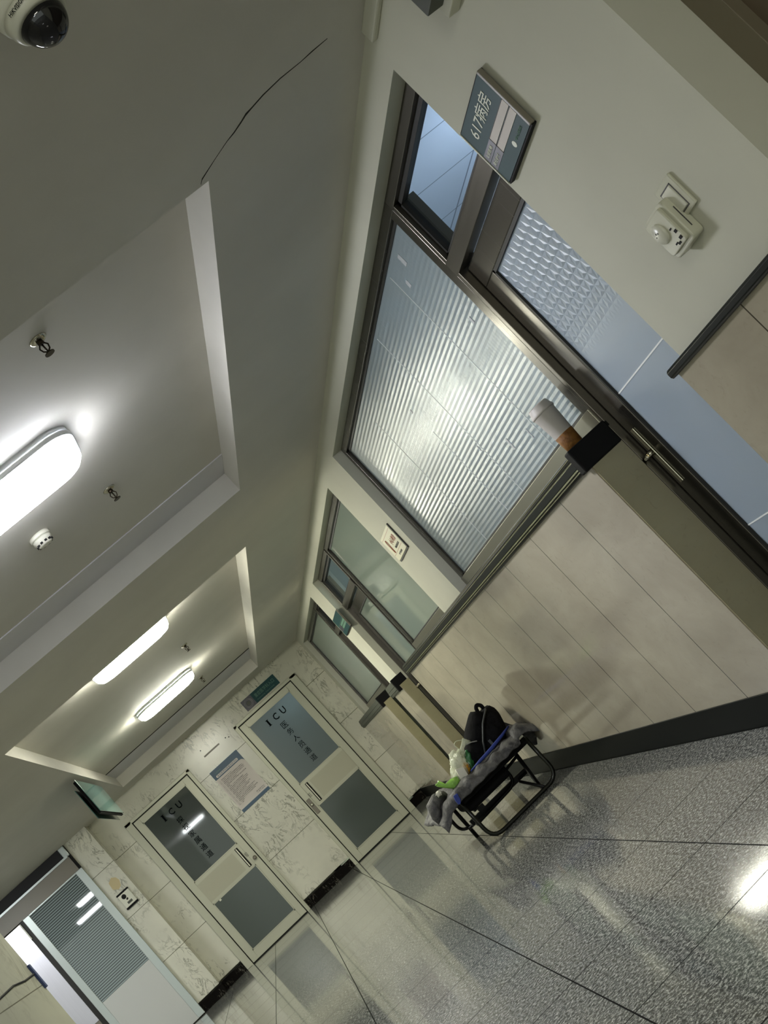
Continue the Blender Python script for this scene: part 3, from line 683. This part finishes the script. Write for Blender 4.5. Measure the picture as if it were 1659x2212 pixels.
# ------------------------------------------------------------------ small ceiling things
def sprinkler(x, y, label):
    t = thing('fire_sprinkler', label, 'sprinkler', (x, y, ZT), 'sprinklers in the two ceiling coffers')
    obj('escutcheon', lathe((x, y, ZT), [(0.032, 0), (0.032, -0.003), (0.026, -0.008), (0.015, -0.010)], 24), MT['chrome'], t)
    bm = BM(); add_lathe(bm, (x, y, ZT), [(0.012, -0.008), (0.012, -0.020), (0.009, -0.022)], 16)
    for s in (-1, 1): add_tube(bm, [(x + s * 0.008, y, ZT - 0.02), (x + s * 0.016, y, ZT - 0.032), (x + s * 0.012, y, ZT - 0.046), (x, y, ZT - 0.055)], 0.0028, 8)
    obj('frame_arms', bm, MT['brass'], t)
    bm = BM(); add_lathe(bm, (x, y, ZT), [(0.005, -0.052), (0.005, -0.058), (0.018, -0.060), (0.018, -0.063)], 16)
    obj('deflector', bm, MT['brass'], t)
    obj('glass_bulb', lathe((x, y, ZT), [(0.003, -0.022), (0.003, -0.050)], 10), MT['brass'], t)
sprinkler(0.455, 3.80, 'brass sprinkler head at the near end of the near coffer')
sprinkler(0.450, 5.60, 'brass sprinkler head near the smoke detector and cool lamp')
sprinkler(0.445, 10.62, 'tiny sprinkler head in the far coffer, between its two lamps')
sprinkler(0.450, 12.98, 'tiny sprinkler head in the far coffer, behind the farthest lamp')
t = thing('smoke_detector', 'round white smoke detector on the near coffer ceiling', 'smoke detector', (0.075, 5.47, ZT))
obj('detector_base', lathe((0.075, 5.47, ZT), [(0.050, 0), (0.050, -0.012), (0.047, -0.018)], 32), MT['white'], t)
obj('detector_head', lathe((0.075, 5.47, ZT), [(0.044, -0.018), (0.046, -0.030), (0.036, -0.040), (0.034, -0.050), (0.020, -0.054)], 32), MT['white'], t)
bm = BM()
for k in range(10):
    a = 2 * PI * k / 10; cx, cy = 0.075 + 0.036 * math.cos(a), 5.47 + 0.036 * math.sin(a)
    add_box(bm, cx - 0.006, cx + 0.006, cy - 0.006, cy + 0.006, ZT - 0.049, ZT - 0.041)
obj('vent_slots', bm, MT['gap'], t)

dc = (0.676, 2.14)
t = thing('dome_camera', 'white dome security camera with a black dome under the ceiling', 'security camera', (dc[0], dc[1], ZC))
obj('camera_body', lathe((dc[0], dc[1], ZC), [(0.072, 0), (0.074, -0.03), (0.070, -0.048), (0.066, -0.05)], 48), MT['white'], t)
obj('camera_ring', lathe((dc[0], dc[1], ZC), [(0.0655, -0.049), (0.065, -0.066), (0.060, -0.078), (0.051, -0.082), (0.050, -0.074)], 48), MT['white'], t)
prof = [(0.051 * math.cos(a), -0.078 - 0.051 * math.sin(a)) for a in [PI / 2 * k / 14 for k in range(14)]] + [(0.001, -0.129)]
obj('camera_dome', lathe((dc[0], dc[1], ZC), prof, 48), MT['lens'], t)
obj('ring_screw', lathe((dc[0] + 0.022, dc[1] - 0.0585, ZC), [(0.004, -0.068), (0.004, -0.075)], 12), MT['gap'], t)
text('maker_mark', 'HIKVISION', (dc[0] - 0.035, dc[1] - 0.0575, ZC - 0.064), 0.009, Vector((0.85, -0.52, 0)).normalized(), UZ, MT['ink'], t, width=0.045)

# box fixed high on the near pillar
t = thing('wall_box', 'grey and white box fixed high on the near pillar, cut by the frame', 'wall box', (1.65, 2.55, 1.2))
obj('box_base', bx(1.662, WX, 2.35, 2.76, 1.195, 1.40, bev=0.004), MT['white_gloss'], t)
obj('box_cover', bx(1.60, 1.655, 2.35, 2.72, 1.215, 1.385, bev=0.004), MT['rail_grey'], t)
obj('box_seam', bx(1.654, 1.663, 2.36, 2.71, 1.222, 1.375), MT['gap'], t)

# ------------------------------------------------------------------ ward number signs
def ward_sign(y0, z0, x, number, label, full=True, wy=0.31, hz=0.20):
    """y0 = near edge"""
    y1 = y0 + wy; z1 = z0 + hz
    t = thing('door_sign', label, 'door sign', (x, (y0 + y1) / 2, z0))
    obj('sign_board', bx(x, x + 0.012, y0 + 0.006, y1 - 0.004, z0, z1), MT['teal'], t)
    obj('side_rail', bx(x - 0.003, x + 0.014, y0 - 0.006, y0 + 0.006, z0 - 0.002, z1 + 0.002, bev=0.002), MT['taupe'], t)
    obj('side_rail', bx(x - 0.003, x + 0.016, y1 - 0.004, y1 + 0.002, z0 - 0.002, z1 + 0.002, bev=0.001), MT['alu'], t)
    obj('end_strip', bx(x + 0.002, x + 0.018, y0, y1, z0 - 0.006, z0), MT['black'], t)
    obj('end_strip', bx(x + 0.002, x + 0.018, y0, y1, z1, z1 + 0.004), MT['black'], t)
    a, b = z0 + hz * 0.23, z0 + hz * 0.53; m_ = (a + b) / 2
    yl = y1 - wy * 0.34
    for q0, q1 in ((a, m_), (m_, b)):
        sl = obj('name_slot', bx(x - 0.002, x + 0.001, y0 + 0.008, yl, q0 + 0.002, q1 - 0.002), MT['paper'] if full else MT['ink_teal'], t)
        obj('slot_edge', boxes((x - 0.003, x + 0.001, y0 + 0.006, yl, q1 - 0.0025, q1 - 0.001), (x - 0.003, x + 0.001, yl - 0.003, yl, q0 + 0.001, q1 - 0.001)), MT['frame_in'], t)
        obj('slot_label', bx(x - 0.001, x + 0.001, yl + 0.001, y1 - 0.008, q0 + 0.001, q1 - 0.001), MT['teal_dark'], t)
    if full:
        text('sign_number', number, (x - 0.0005, y0 + wy * 0.5, z0 + hz * 0.78), hz * 0.24, RY, UZ, MT['ink_white'], t, width=wy * 0.66)
        text('slot_text', '\u4e3b\u7ba1\u533b\u5e08', (x - 0.0015, y1 - wy * 0.17, (m_ + b) / 2), 0.013, RY, UZ, MT['ink_white'], t, width=wy * 0.2)
        text('slot_text', '\u8d23\u4efb\u62a4\u58eb', (x - 0.0015, y1 - wy * 0.17, (m_ + a) / 2), 0.013, RY, UZ, MT['ink_white'], t, width=wy * 0.2)
        obj('sign_emblem', lathe((x, y0 + wy * 0.42, z0 + hz * 0.12), [(0.010, 0.001), (0.010, -0.001)], 20, 'x'), MT['ink_white'], t)
        text('hospital_name', '\u4e2d\u5fc3\u533b\u9662', (x - 0.0005, y0 + wy * 0.24, z0 + hz * 0.12), 0.010, RY, UZ, MT['ink_teal'], t, width=wy * 0.22)
    else:
        obj('sign_line', bx(x - 0.002, x, y0 + 0.01, y1 - 0.01, z0 + hz * 0.56, z0 + hz * 0.575), MT['ink_teal'], t)
    return t
ward_sign(2.875, 0.88, 1.680, '617\u75c5\u623f', 'teal ward sign reading 617 on the near pillar')
ward_sign(11.16, 0.86, 1.682, '', 'small teal ward sign on the far pier between two doorways', False, 0.62, 0.19)

# notice on the pier
t = thing('wall_notice', 'small cream notice with red print on the white pier', 'notice', (1.69, 7.56, 0.69))
obj('notice_board', bx(1.688, WX, 7.355, 7.775, 0.69, 0.875, bev=0.003), MT['cream_paper'], t)
obj('notice_edge', boxes((1.692, 1.699, 7.343, 7.357, 0.684, 0.878), (1.692, 1.699, 7.343, 7.775, 0.682, 0.690)), MT['frame_in'], t)
text('notice_heading', '\u5c0f\u5fc3\u5730\u6ed1', (1.6875, 7.50, 0.80), 0.042, RY, UZ, MT['ink_red'], t, width=0.20)
text('notice_text', '\u5730\u9762\u6e7f\u6ed1\u8bf7\u6ce8\u610f', (1.6875, 7.50, 0.755), 0.016, RY, UZ, MT['ink_soft'], t, width=0.17)
text('notice_text', '\u62a4\u7406\u90e8', (1.6875, 7.56, 0.712), 0.014, RY, UZ, MT['ink_soft'], t, width=0.14)
obj('notice_line', boxes((1.6872, 1.688, 7.37, 7.76, 0.733, 0.7345), (1.6872, 1.688, 7.37, 7.76, 0.853, 0.8545)), MT['ink_red'], t)
sole = [(1.6865, 7.68 + 0.022 * math.cos(a) * (1.0 if math.sin(a) > 0 else 0.75) * (0.62 + 0.38 * abs(math.sin(a))) , 0.79 + 0.05 * math.sin(a)) for a in [2 * PI * k / 24 for k in range(25)]]
obj('sole_outline', tube(sole, 0.0022, 6, closed_ends=False), MT['ink_red'], t)

# ------------------------------------------------------------------ thermostat and switch on the pillar
t = thing('wall_switch', 'ivory wall switch plate partly behind the thermostat', 'light switch', (1.69, 2.70, 0.395))
obj('switch_plate', bx(1.690, WX, 2.62, 2.722, 0.395, 0.495, bev=0.004), MT['white_gloss'], t)
obj('switch_rocker', bx(1.686, 1.692, 2.645, 2.70, 0.410, 0.475, bev=0.002), MT['white'], t)
obj('rocker_gap', boxes((1.689, 1.6905, 2.641, 2.704, 0.406, 0.409), (1.689, 1.6905, 2.641, 2.704, 0.476, 0.479), (1.689, 1.6905, 2.640, 2.643, 0.406, 0.479), (1.689, 1.6905, 2.702, 2.705, 0.406, 0.479)), MT['ink_soft'], t)
t = thing('thermostat', 'ivory wall thermostat with round dial and broken corner', 'thermostat', (1.67, 2.75, 0.335))
obj('thermostat_body', prism(rrect(2.745, 0.405, 0.062, 0.062, 0.012, 5), 'x', 1.662, WX - 0.0005, bev=0.004), MT['white_gloss'], t)
obj('thermostat_front', prism(rrect(2.748, 0.407, 0.052, 0.052, 0.010, 5), 'x', 1.652, 1.664, bev=0.003), MT['white_gloss'], t)
dl = obj('temperature_dial', lathe((1.655, 2.762, 0.415), [(0.029, 0), (0.029, -0.006), (0.026, -0.011), (0.001, -0.0125)], 40, 'x'), MT['white'], t)
obj('dial_marks', boxes((1.642, 1.6437, 2.755, 2.759, 0.418, 0.422), (1.642, 1.6437, 2.765, 2.768, 0.421, 0.425), (1.642, 1.6437, 2.773, 2.776, 0.415, 0.418)), MT['ink_soft'], dl)
obj('broken_slots', boxes((1.6505, 1.653, 2.700, 2.712, 0.385, 0.393), (1.6505, 1.653, 2.702, 2.716, 0.366, 0.374), (1.6505, 1.653, 2.722, 2.736, 0.360, 0.366), (1.6505, 1.653, 2.712, 2.722, 0.400, 0.404), (1.6505, 1.653, 2.735, 2.748, 0.366, 0.370)), MT['gap'], t)
obj('top_grille', bx(1.679, 1.6815, 2.6815, 2.6835, 0.37, 0.435), MT['ink_soft'], t)

# ------------------------------------------------------------------ paper cup on the ledge
t = thing('paper_cup', 'white lidded paper cup with brown sleeve on the window ledge', 'cup', (1.69, 4.245, 0.245))
cc = (1.69, 4.245, 0.246)
obj('cup_body', lathe(cc, [(0.033, 0.0), (0.0335, 0.003), (0.046, 0.176), (0.0475, 0.178), (0.0475, 0.183)], 32), MT['cup'], t)
obj('cup_sleeve', lathe(cc, [(0.0345, 0.001), (0.0395, 0.078), (0.038, 0.079)], 32), MT['cup_brown'], t)
obj('cup_lid', lathe(cc, [(0.0495, 0.181), (0.0505, 0.189), (0.047, 0.195), (0.042, 0.214), (0.0395, 0.218), (0.038, 0.214)], 32), MT['cup'], t)

# ------------------------------------------------------------------ back wall fittings
t = thing('wall_sign', 'long green sign with round emblem above the right glass door', 'sign', (0.94, BY, 1.24))
obj('sign_board', bx(0.682, 1.202, BY - 0.012, BY, 1.241, 1.383), MT['teal'], t)
e = obj('emblem_field', bx(0.682, 0.832, BY - 0.014, BY - 0.011, 1.241, 1.383), MT['teal_dark'], t)
for r_, w_ in ((0.054, 0.004), (0.040, 0.006)):
    ring = [(0.757 + r_ * math.cos(2 * PI * k / 40), BY - 0.0145, 1.311 + r_ * math.sin(2 * PI * k / 40)) for k in range(41)]
    obj('emblem_ring', tube(ring, w_ / 2, 6, closed_ends=False), MT['piping'], e)
obj('emblem_disc', lathe((0.757, BY - 0.0135, 1.311), [(0.026, 0), (0.026, -0.0015)], 24, 'y'), MT['rail_grey'], e)
text('sign_text', '\u91cd\u75c7\u533b\u5b66\u79d1\u5165\u53e3', (1.015, BY - 0.0125, 1.325), 0.052, RX, UZ, MT['ink_teal'], t, width=0.30)
text('sign_subtext', 'Intensive Care Unit', (1.0, BY - 0.0125, 1.272), 0.016, RX, UZ, MT['ink_teal'], t, width=0.27)

t = thing('wall_poster', 'white poster with blue bands between the two glass doors', 'poster', (0.066, BY, 0.38))
obj('poster_sheet', bx(-0.144, 0.276, BY - 0.005, BY, 0.378, 1.0), MT['paper'], t)
hd = [(-0.144, 1.0), (0.276, 1.0), (0.276, 0.838)] + [(0.276 - 0.055 + 0.055 * math.cos(a), 0.862 - 0.0 + 0.03 * math.sin(a) - 0.03 + 0.03) for a in [PI / 2 * k / 6 for k in range(1, 7)]]
hd = [(-0.144, 1.0), (0.276, 1.0), (0.276, 0.835), (0.266, 0.858), (0.246, 0.874), (0.215, 0.880), (-0.144, 0.880)]
obj('poster_header', prism(hd, 'y', BY - 0.006, BY - 0.0045), MT['poster_blue'], t)
obj('poster_footer', bx(-0.144, 0.276, BY - 0.006, BY - 0.0045, 0.378, 0.418), MT['poster_blue'], t)
obj('title_field', prism(rrect(0.055, 0.908, 0.165, 0.016, 0.015, 5), 'y', BY - 0.0068, BY - 0.0055), MT['paper'], t)
text('poster_title', '\u91cd\u75c7\u533b\u5b66\u79d1\u5bb6\u5c5e\u63a2\u89c6\u987b\u77e5', (0.055, BY - 0.007, 0.908), 0.024, RX, UZ, MT['poster_blue'], t, width=0.30)
text('hospital_name', '\u4eba\u6c11\u533b\u9662', (-0.055, BY - 0.0065, 0.952), 0.014, RX, UZ, MT['ink_teal'], t, width=0.09)
rnd = random.Random(3)
wid = [.20, .36, .37, .36, .22, .36, .08, .28, .33, .33, .30, .26, .31, .28, .22, .34, .30, .35, .30, .12, .08]
lines = ['\u4e00\u3001\u63a2\u89c6\u65f6\u95f4\u4e3a\u6bcf\u65e5\u4e0b\u5348\u4e09\u70b9\u81f3\u56db\u70b9\u8bf7\u6309\u65f6\u5230\u8fbe', '\u4e8c\u3001\u6bcf\u6b21\u9650\u4e00\u4eba\u8fdb\u5165\u63a2\u89c6\u8bf7\u7a7f\u6234\u9694\u79bb\u8863\u5e3d\u548c\u53e3\u7f69', '\u4e09\u3001\u4fdd\u6301\u5b89\u9759\u4e0d\u5f97\u5927\u58f0\u55a7\u54d7\u8bf7\u52ff\u62cd\u7167\u6444\u50cf']
for i, w_ in enumerate(wid):
    s_ = lines[i % 3]; n_ = max(3, int(len(s_) * w_ / 0.37))
    text('poster_text', s_[:n_], (-0.125 + w_ / 2 * 0.96, BY - 0.0055, 0.845 - i * 0.0182), 0.0098, RX, UZ, MT['ink_soft'], t, width=w_ * 0.96, bold=0.012)
text('poster_signature', '\u91cd\u75c7\u533b\u5b66\u79d1', (0.19, BY - 0.0055, 0.462), 0.011, RX, UZ, MT['ink_soft'], t, width=0.12)
text('poster_signature', '\u4e8c\u96f6\u4e8c\u56db\u5e74', (0.19, BY - 0.0055, 0.443), 0.011, RX, UZ, MT['ink_soft'], t, width=0.12)

t = thing('intercom', 'white intercom box with black top and bottom bars on marble', 'intercom', (-1.738, 15.1, 0.46))
obj('intercom_body', bx(-1.813, -1.663, 15.075, 15.1, 0.478, 0.645, bev=0.003), MT['white'], t)
obj('intercom_bar', bx(-1.820, -1.656, 15.070, 15.1, 0.640, 0.662, bev=0.006), MT['black'], t)
obj('intercom_bar', bx(-1.820, -1.656, 15.070, 15.1, 0.455, 0.479, bev=0.006), MT['black'], t)
obj('intercom_speaker', lathe((-1.755, 15.075, 0.600), [(0.028, 0), (0.026, -0.004)], 24, 'y'), MT['gap'], t)
obj('intercom_lens', prism([(-1.752, 0.545), (-1.726, 0.552), (-1.730, 0.572), (-1.748, 0.565)], 'y', 15.070, 15.076), MT['gap'], t)
obj('card_window', bx(-1.766, -1.703, 15.0725, 15.076, 0.500, 0.528), MT['rail_grey'], t)

# hanging glass sign
t = thing('hanging_sign', 'double teal acrylic sign hanging from the ceiling before the left door', 'sign', (-1.03, 11.95, 1.10))
obj('sign_plate', bx(-0.985, -0.979, 11.10, 12.80, 1.115, 1.46, bev=0.001), MT['teal_glass'], t)
obj('sign_plate', bx(-1.050, -1.044, 11.20, 12.75, 1.085, 1.40, bev=0.001), MT['teal_glass'], t)
obj('sign_core', boxes((-1.012, -0.992, 11.14, 12.78, 1.105, 1.45)), MT['black'], t)
for yy in (11.55, 12.35):
    obj('hanger_wire', tube([(-1.03, yy, 1.46), (-1.03, yy, ZC)], 0.003, 6), MT['frame_in'], t)
    obj('ceiling_hook', lathe((-1.03, yy, ZC), [(0.016, 0), (0.006, -0.022)], 12), MT['gap'], t)

# blue tag and its cable on the left wall edge
t = tag(obj('wall_tag', bx(-1.606, -1.585, 7.985, 8.03, 0.235, 0.405, bev=0.003), MT['blue_tag']), 'narrow navy tag on the edge of the near left marble wall', 'tag')
tag(obj('cable', tube([(-1.597, 8.0, 0.342), (-1.597, 7.7, 0.335), (-1.597, 7.4, 0.345), (-1.597, 7.1, 0.330), (-1.597, 6.5, 0.30), (-1.597, 5.5, 0.30)], 0.006, 8), MT['black']), 'thin black cable running along the left marble wall from the navy tag', 'cable')

# ------------------------------------------------------------------ the folding bench and what lies on it
t = thing('folding_bench', 'low folding bench with a black tubular frame by the tiled wall', 'bench', (1.215, 8.15, ZF))
SZ = -0.655
r_ = 0.0135
f1 = [(0.935, 7.80, SZ), (0.935, 7.80, ZF + r_), (1.505, 7.80, ZF + r_), (1.505, 7.80, SZ)]
obj('front_leg_frame', tube(f1, r_, 14, rad=0.095), MT['tube'], t)
f2 = [(1.345, 8.2, SZ - 0.02), (1.345, 8.2, -0.852), (0.965, 8.2, -0.868)]
obj('rear_leg_frame', tube([(0.905, 8.60, SZ - 0.01), (0.905, 8.60, -0.868), (0.975, 8.50, -0.885)], 0.012, 12, rad=0.06), MT['tube_black'], t)
obj('middle_leg_frame', tube(f2, 0.012, 12, rad=0.075), MT['tube_black'], t)
obj('leg', tube([(0.965, 8.58, SZ), (0.962, 8.60, ZF + 0.001)], 0.014, 10), MT['tube_black'], t)
obj('leg', tube([(1.425, 7.95, SZ - 0.01), (1.468, 8.35, ZF + 0.001)], 0.014, 10), MT['tube_black'], t)
obj('cross_bar', boxes((0.955, 1.46, 8.28, 8.31, ZF + 0.105, ZF + 0.145)), MT['tube_black'], t)
obj('cross_bar', tube([(0.95, 8.5, ZF + 0.09), (1.46, 8.25, ZF + 0.12)], 0.011, 10), MT['tube_black'], t)
obj('cross_bar', tube([(1.20, 7.98, SZ - 0.09), (1.43, 7.98, SZ - 0.06)], 0.010, 10), MT['tube_black'], t)
obj('top_rail', tube([(0.935, 7.80, SZ), (1.505, 7.80, SZ)], r_, 14), MT['tube'], t)
obj('top_rail', tube([(0.90, 8.62, SZ), (1.50, 8.62, SZ)], r_, 14), MT['tube_black'], t)
obj('hinge', boxes((0.99, 1.03, 8.0, 8.05, SZ - 0.13, SZ - 0.03), (1.01, 1.06, 7.99, 8.01, SZ - 0.15, SZ - 0.12)), MT['tube_black'], t)
obj('foot_stub', tube([(1.33, 8.0, ZF + 0.13), (1.40, 7.83, ZF + 0.012)], 0.010, 10), MT['tube_black'], t)
obj('seat', bx(0.92, 1.50, 7.79, 8.62, SZ - 0.035, SZ + 0.005, bev=0.01), MT['seat_fabric'], t)
obj('folded_mattress', bx(0.955, 1.30, 7.84, 8.3, SZ - 0.105, SZ - 0.036, bev=0.02), MT['seat_fabric'], t)

def grid_mesh(nu, nv, fn, smooth=True, thick=0.0):
    bm = BM(); g = [[bm.verts.new(fn(u / (nu - 1), v / (nv - 1))) for v in range(nv)] for u in range(nu)]
    for i in range(nu - 1):
        for j in range(nv - 1):
            f = bm.faces.new((g[i][j], g[i + 1][j], g[i + 1][j + 1], g[i][j + 1])); f.smooth = smooth
    bmesh.ops.recalc_face_normals(bm, faces=bm.faces[:])
    return bm
from mathutils import noise as mn
def fold(x, y, s, a): return a * mn.noise(Vector((x * s, y * s, 3.7)))
def coat_fn(u, v):
    x = 0.76 + u * 0.86; s = v * 1.05                   # s runs from the front hem over the seat
    if s < 0.09: y = 7.772; z = SZ + 0.036 - (0.09 - s) * 0.45
    elif s < 0.15: q = (s - 0.09) / 0.06; y = 7.772 + 0.055 * q; z = SZ + 0.036 + 0.022 * math.sin(q * PI / 2)
    else: y = 7.827 + (s - 0.15) * 0.88; z = SZ + 0.058
    if x < 0.93: z -= (0.93 - x) * 0.35 + 0.10 * max(0, (0.85 - x)) / 0.09 * 0.4; y += 0.05
    if x > 1.46: z += (0.028 if x < 1.54 else 0.028 - (x - 1.54) * 1.0)
    k = fold(x, y + z * 1.2, 9, 0.030) + fold(x, y + z, 22, 0.012) + fold(x * 0.5, y, 30, 0.008)
    return (x, y - abs(k) * 0.5 if s < 0.12 else y, z + abs(k) * (0.9 if s > 0.1 else 0.2) + 0.004 * math.sin(x * 60) + E)
t = thing('puffer_coat', 'dark grey coat spread over the low bench', 'coat', (1.2, 8.1, SZ))
co = obj('coat_shell', grid_mesh(70, 60, coat_fn), MT['coat'], t)
md = co.modifiers.new('thickness', 'SOLIDIFY'); md.thickness = 0.014; md.offset = 0.0
bm = tube([(1.535, 7.86, SZ + 0.045), (1.575, 7.90, SZ + 0.03), (1.582, 7.98, SZ - 0.03), (1.568, 8.02, SZ - 0.08)], [0.03, 0.045, 0.042, 0.02], 14)
for v in bm.verts: v.co += Vector((0, 0, 1)) * fold(v.co.x, v.co.z, 25, 0.012); v.co.x = min(v.co.x, 1.597)
obj('sleeve', bm, MT['coat'], t)
bm = tube([(0.92, 8.0, SZ + 0.075), (0.86, 7.97, SZ + 0.085), (0.81, 7.95, SZ + 0.075), (0.785, 7.94, SZ + 0.02), (0.775, 7.94, SZ - 0.03)], [0.03, 0.042, 0.045, 0.035, 0.015], 14)
for v in bm.verts: v.co += Vector((0, 0, 1)) * fold(v.co.x, v.co.z, 30, 0.015)
obj('sleeve', bm, MT['coat'], t)
obj('blue_lining', tube([(1.50, 7.90, SZ + 0.115), (1.42, 7.86, SZ + 0.105), (1.30, 7.84, SZ + 0.092), (1.20, 7.83, SZ + 0.088), (1.12, 7.835, SZ + 0.082)], [0.006, 0.010, 0.012, 0.010, 0.004], 10), MT['coat_blue'], t)
obj('blue_lining', prism([(0.925, SZ + 0.055), (0.955, SZ + 0.05), (0.945, SZ + 0.01), (0.928, SZ - 0.01), (0.913, SZ - 0.005), (0.915, SZ + 0.025)], 'y', 7.745, 7.765, bev=0.004), MT['coat_blue'], t)

# backpack leaning on the wall
bp = thing('backpack', 'black backpack leaning on the tiled wall on top of the bench', 'backpack', (1.32, 8.1, SZ + 0.06))
A0 = Vector((1.22, 8.08, SZ + 0.07)); AX = Vector((0.26, 0, 0.30)).normalized(); SD = Vector((0.30, 0, -0.26)).normalized(); DY = Vector((0, 1, 0))
def pack_pt(u, a, scale=1.0, dw=1.0):
    """u along height 0..1, a angle round the section"""
    h = 0.37 * u
    w_ = 0.118 * (math.sin(PI * min(1, (u * 0.90 + 0.10))) ** 0.45) * scale
    w_ *= 1.12 - 0.35 * u
    dd = 0.16 * (math.sin(PI * min(1, (u * 0.86 + 0.12))) ** 0.4) * dw
    c, s = math.cos(a), math.sin(a)
    p = 2.6
    rr = (abs(c) ** p + abs(s) ** p) ** (-1 / p)
    v = A0 + AX * h + SD * (0.09 + w_ * c * rr) + DY * (dd * s * rr)
    v += Vector((1, 1, 1)) * fold(v.x * 1.0 + v.z, v.y, 11, 0.010)
    v.x = min(v.x, 1.592)
    return (v.x, v.y, v.z + E)
def pack_mesh(scale, dw, u0=0.0, u1=1.0):
    bm = BM(); rings = []
    for i in range(26):
        u = u0 + (u1 - u0) * i / 25; rings.append([bm.verts.new(pack_pt(u, 2 * PI * k / 36, scale, dw)) for k in range(36)])
    for a, b in zip(rings, rings[1:]):
        for k in range(36):
            f = bm.faces.new((a[k], a[(k + 1) % 36], b[(k + 1) % 36], b[k])); f.smooth = True
    bm.faces.new(rings[0]); bm.faces.new(rings[-1]); bmesh.ops.recalc_face_normals(bm, faces=bm.faces[:]); return bm
obj('pack_body', pack_mesh(1.0, 1.0), MT['pack'], bp)
bm = pack_mesh(0.72, 0.82, 0.05, 0.93)
for v in bm.verts: v.co += Vector((-0.075, -0.02, 0.045))
obj('front_pocket', bm, MT['pack'], bp)
def on_pack(u, s, off): return tuple(A0 + AX * 0.37 * u + SD * s + Vector((0, -off, 0)))
obj('zip_piping', tube([on_pack(0.30, -0.09, 0.13), on_pack(0.34, -0.06, 0.150), on_pack(0.36, -0.02, 0.155)], 0.004, 8), MT['piping'], bp)
obj('shoulder_strap', tube([on_pack(0.08, 0.03, 0.165), on_pack(0.35, 0.015, 0.175), on_pack(0.65, 0.02, 0.17), on_pack(0.90, 0.05, 0.13)], 0.012, 10, flat=0.5), MT['pack_grey'], bp)
obj('carry_handle', tube([on_pack(0.84, 0.012, 0.08), on_pack(0.93, -0.004, 0.08), on_pack(0.99, 0.000, 0.08), on_pack(0.98, 0.03, 0.08), on_pack(0.93, 0.045, 0.07)], 0.013, 10, rad=0.012), MT['pack'], bp)
obj('side_flap', prism([(1.515, SZ + 0.17), (1.585, SZ + 0.045), (1.535, SZ + 0.055), (1.50, SZ + 0.10)], 'y', 8.08, 8.10), MT['pack_grey'], bp)
obj('label_patch', bx(1.335, 1.352, 7.875, 7.885, SZ + 0.10, SZ + 0.14), MT['pack_grey'], bp)

# bags at the left end of the bench
def blob(c, r, seed, amp, n=28, m=18, squash=(1, 1, 1), tilt=0.0):
    bm = BM(); rings = []
    for i in range(m + 1):
        ph = PI * i / m; ring = []
        for k in range(n):
            a = 2 * PI * k / n; d = Vector((math.sin(ph) * math.cos(a), math.sin(ph) * math.sin(a), math.cos(ph)))
            q = 1 + amp * mn.noise(d * 2.2 + Vector((seed, 0, 0))) + amp * 0.5 * mn.noise(d * 6 + Vector((0, seed, 0)))
            v = Vector((d.x * squash[0], d.y * squash[1], d.z * squash[2])) * r * q
            v.x += tilt * v.z
            ring.append(bm.verts.new(Vector(c) + v + Vector((0, 0, E))))
        rings.append(ring)
    for a, b in zip(rings, rings[1:]):
        for k in range(n):
            f = bm.faces.new((a[k], a[(k + 1) % n], b[(k + 1) % n], b[k])); f.smooth = True
    bmesh.ops.remove_doubles(bm, verts=bm.verts[:], dist=1e-5); bmesh.ops.recalc_face_normals(bm, faces=bm.faces[:]); return bm
t = thing('plastic_bag', 'clear crumpled plastic bag with food beside the backpack', 'plastic bag', (1.10, 7.98, SZ + 0.07))
obj('bag_film', blob((1.098, 7.98, SZ + 0.135), 0.078, 2.1, 0.45, squash=(0.85, 0.9, 1.15), tilt=0.5), MT['bag'], t)
bm = tube([(1.16, 7.98, SZ + 0.18), (1.20, 7.97, SZ + 0.215), (1.235, 7.96, SZ + 0.235), (1.26, 7.96, SZ + 0.205)], [0.03, 0.012, 0.022, 0.008], 12)
for v in bm.verts: v.co += Vector((1, 0, 1)) * fold(v.co.x, v.co.z, 50, 0.012)
obj('bag_knot', bm, MT['bag'], t)
bm = BM(); hp = [(1.185, 7.97, SZ + 0.20), (1.17, 7.97, SZ + 0.26), (1.195, 7.97, SZ + 0.275), (1.255, 7.97, SZ + 0.235)]
add_tube(bm, hp, 0.006, 8, rad=0.02, flat=0.4); obj('bag_handle', bm, MT['bag'], t)
obj('green_wrapper', blob((1.175, 7.99, SZ + 0.12), 0.045, 5.5, 0.35, squash=(0.7, 0.7, 1.3), tilt=0.5), MT['green_dark'], t)
obj('bread', blob((1.12, 7.955, SZ + 0.10), 0.032, 8.1, 0.25, squash=(1, 0.8, 1.2), tilt=0.4), MT['yellow'], t)
obj('milk_carton', prism([(1.045, SZ + 0.07), (1.10, SZ + 0.055), (1.115, SZ + 0.13), (1.065, SZ + 0.15)], 'y', 7.90, 7.94, bev=0.004), MT['white'], t)
t = thing('plastic_bag', 'small bright green plastic bag lying at the left end of the coat', 'plastic bag', (0.98, 7.95, SZ + 0.07))
bm = tube([(1.03, 7.93, SZ + 0.085), (0.99, 7.92, SZ + 0.10), (0.95, 7.92, SZ + 0.125), (0.925, 7.92, SZ + 0.16)], [0.035, 0.030, 0.016, 0.020], 14)
for v in bm.verts: v.co += Vector((0, 0, 1)) * fold(v.co.x, v.co.z, 45, 0.014)
obj('bag_film', bm, MT['bag_green'], t)
obj('bag_mouth', lathe((0.923, 7.92, SZ + 0.162), [(0.012, -0.004), (0.019, 0.004), (0.014, 0.006)], 14), MT['bag_green'], t)
tag(obj('tissue', blob((0.885, 7.90, SZ + 0.115), 0.017, 4.0, 0.5), MT['white']), 'crumpled white tissue on the left sleeve of the coat', 'tissue')
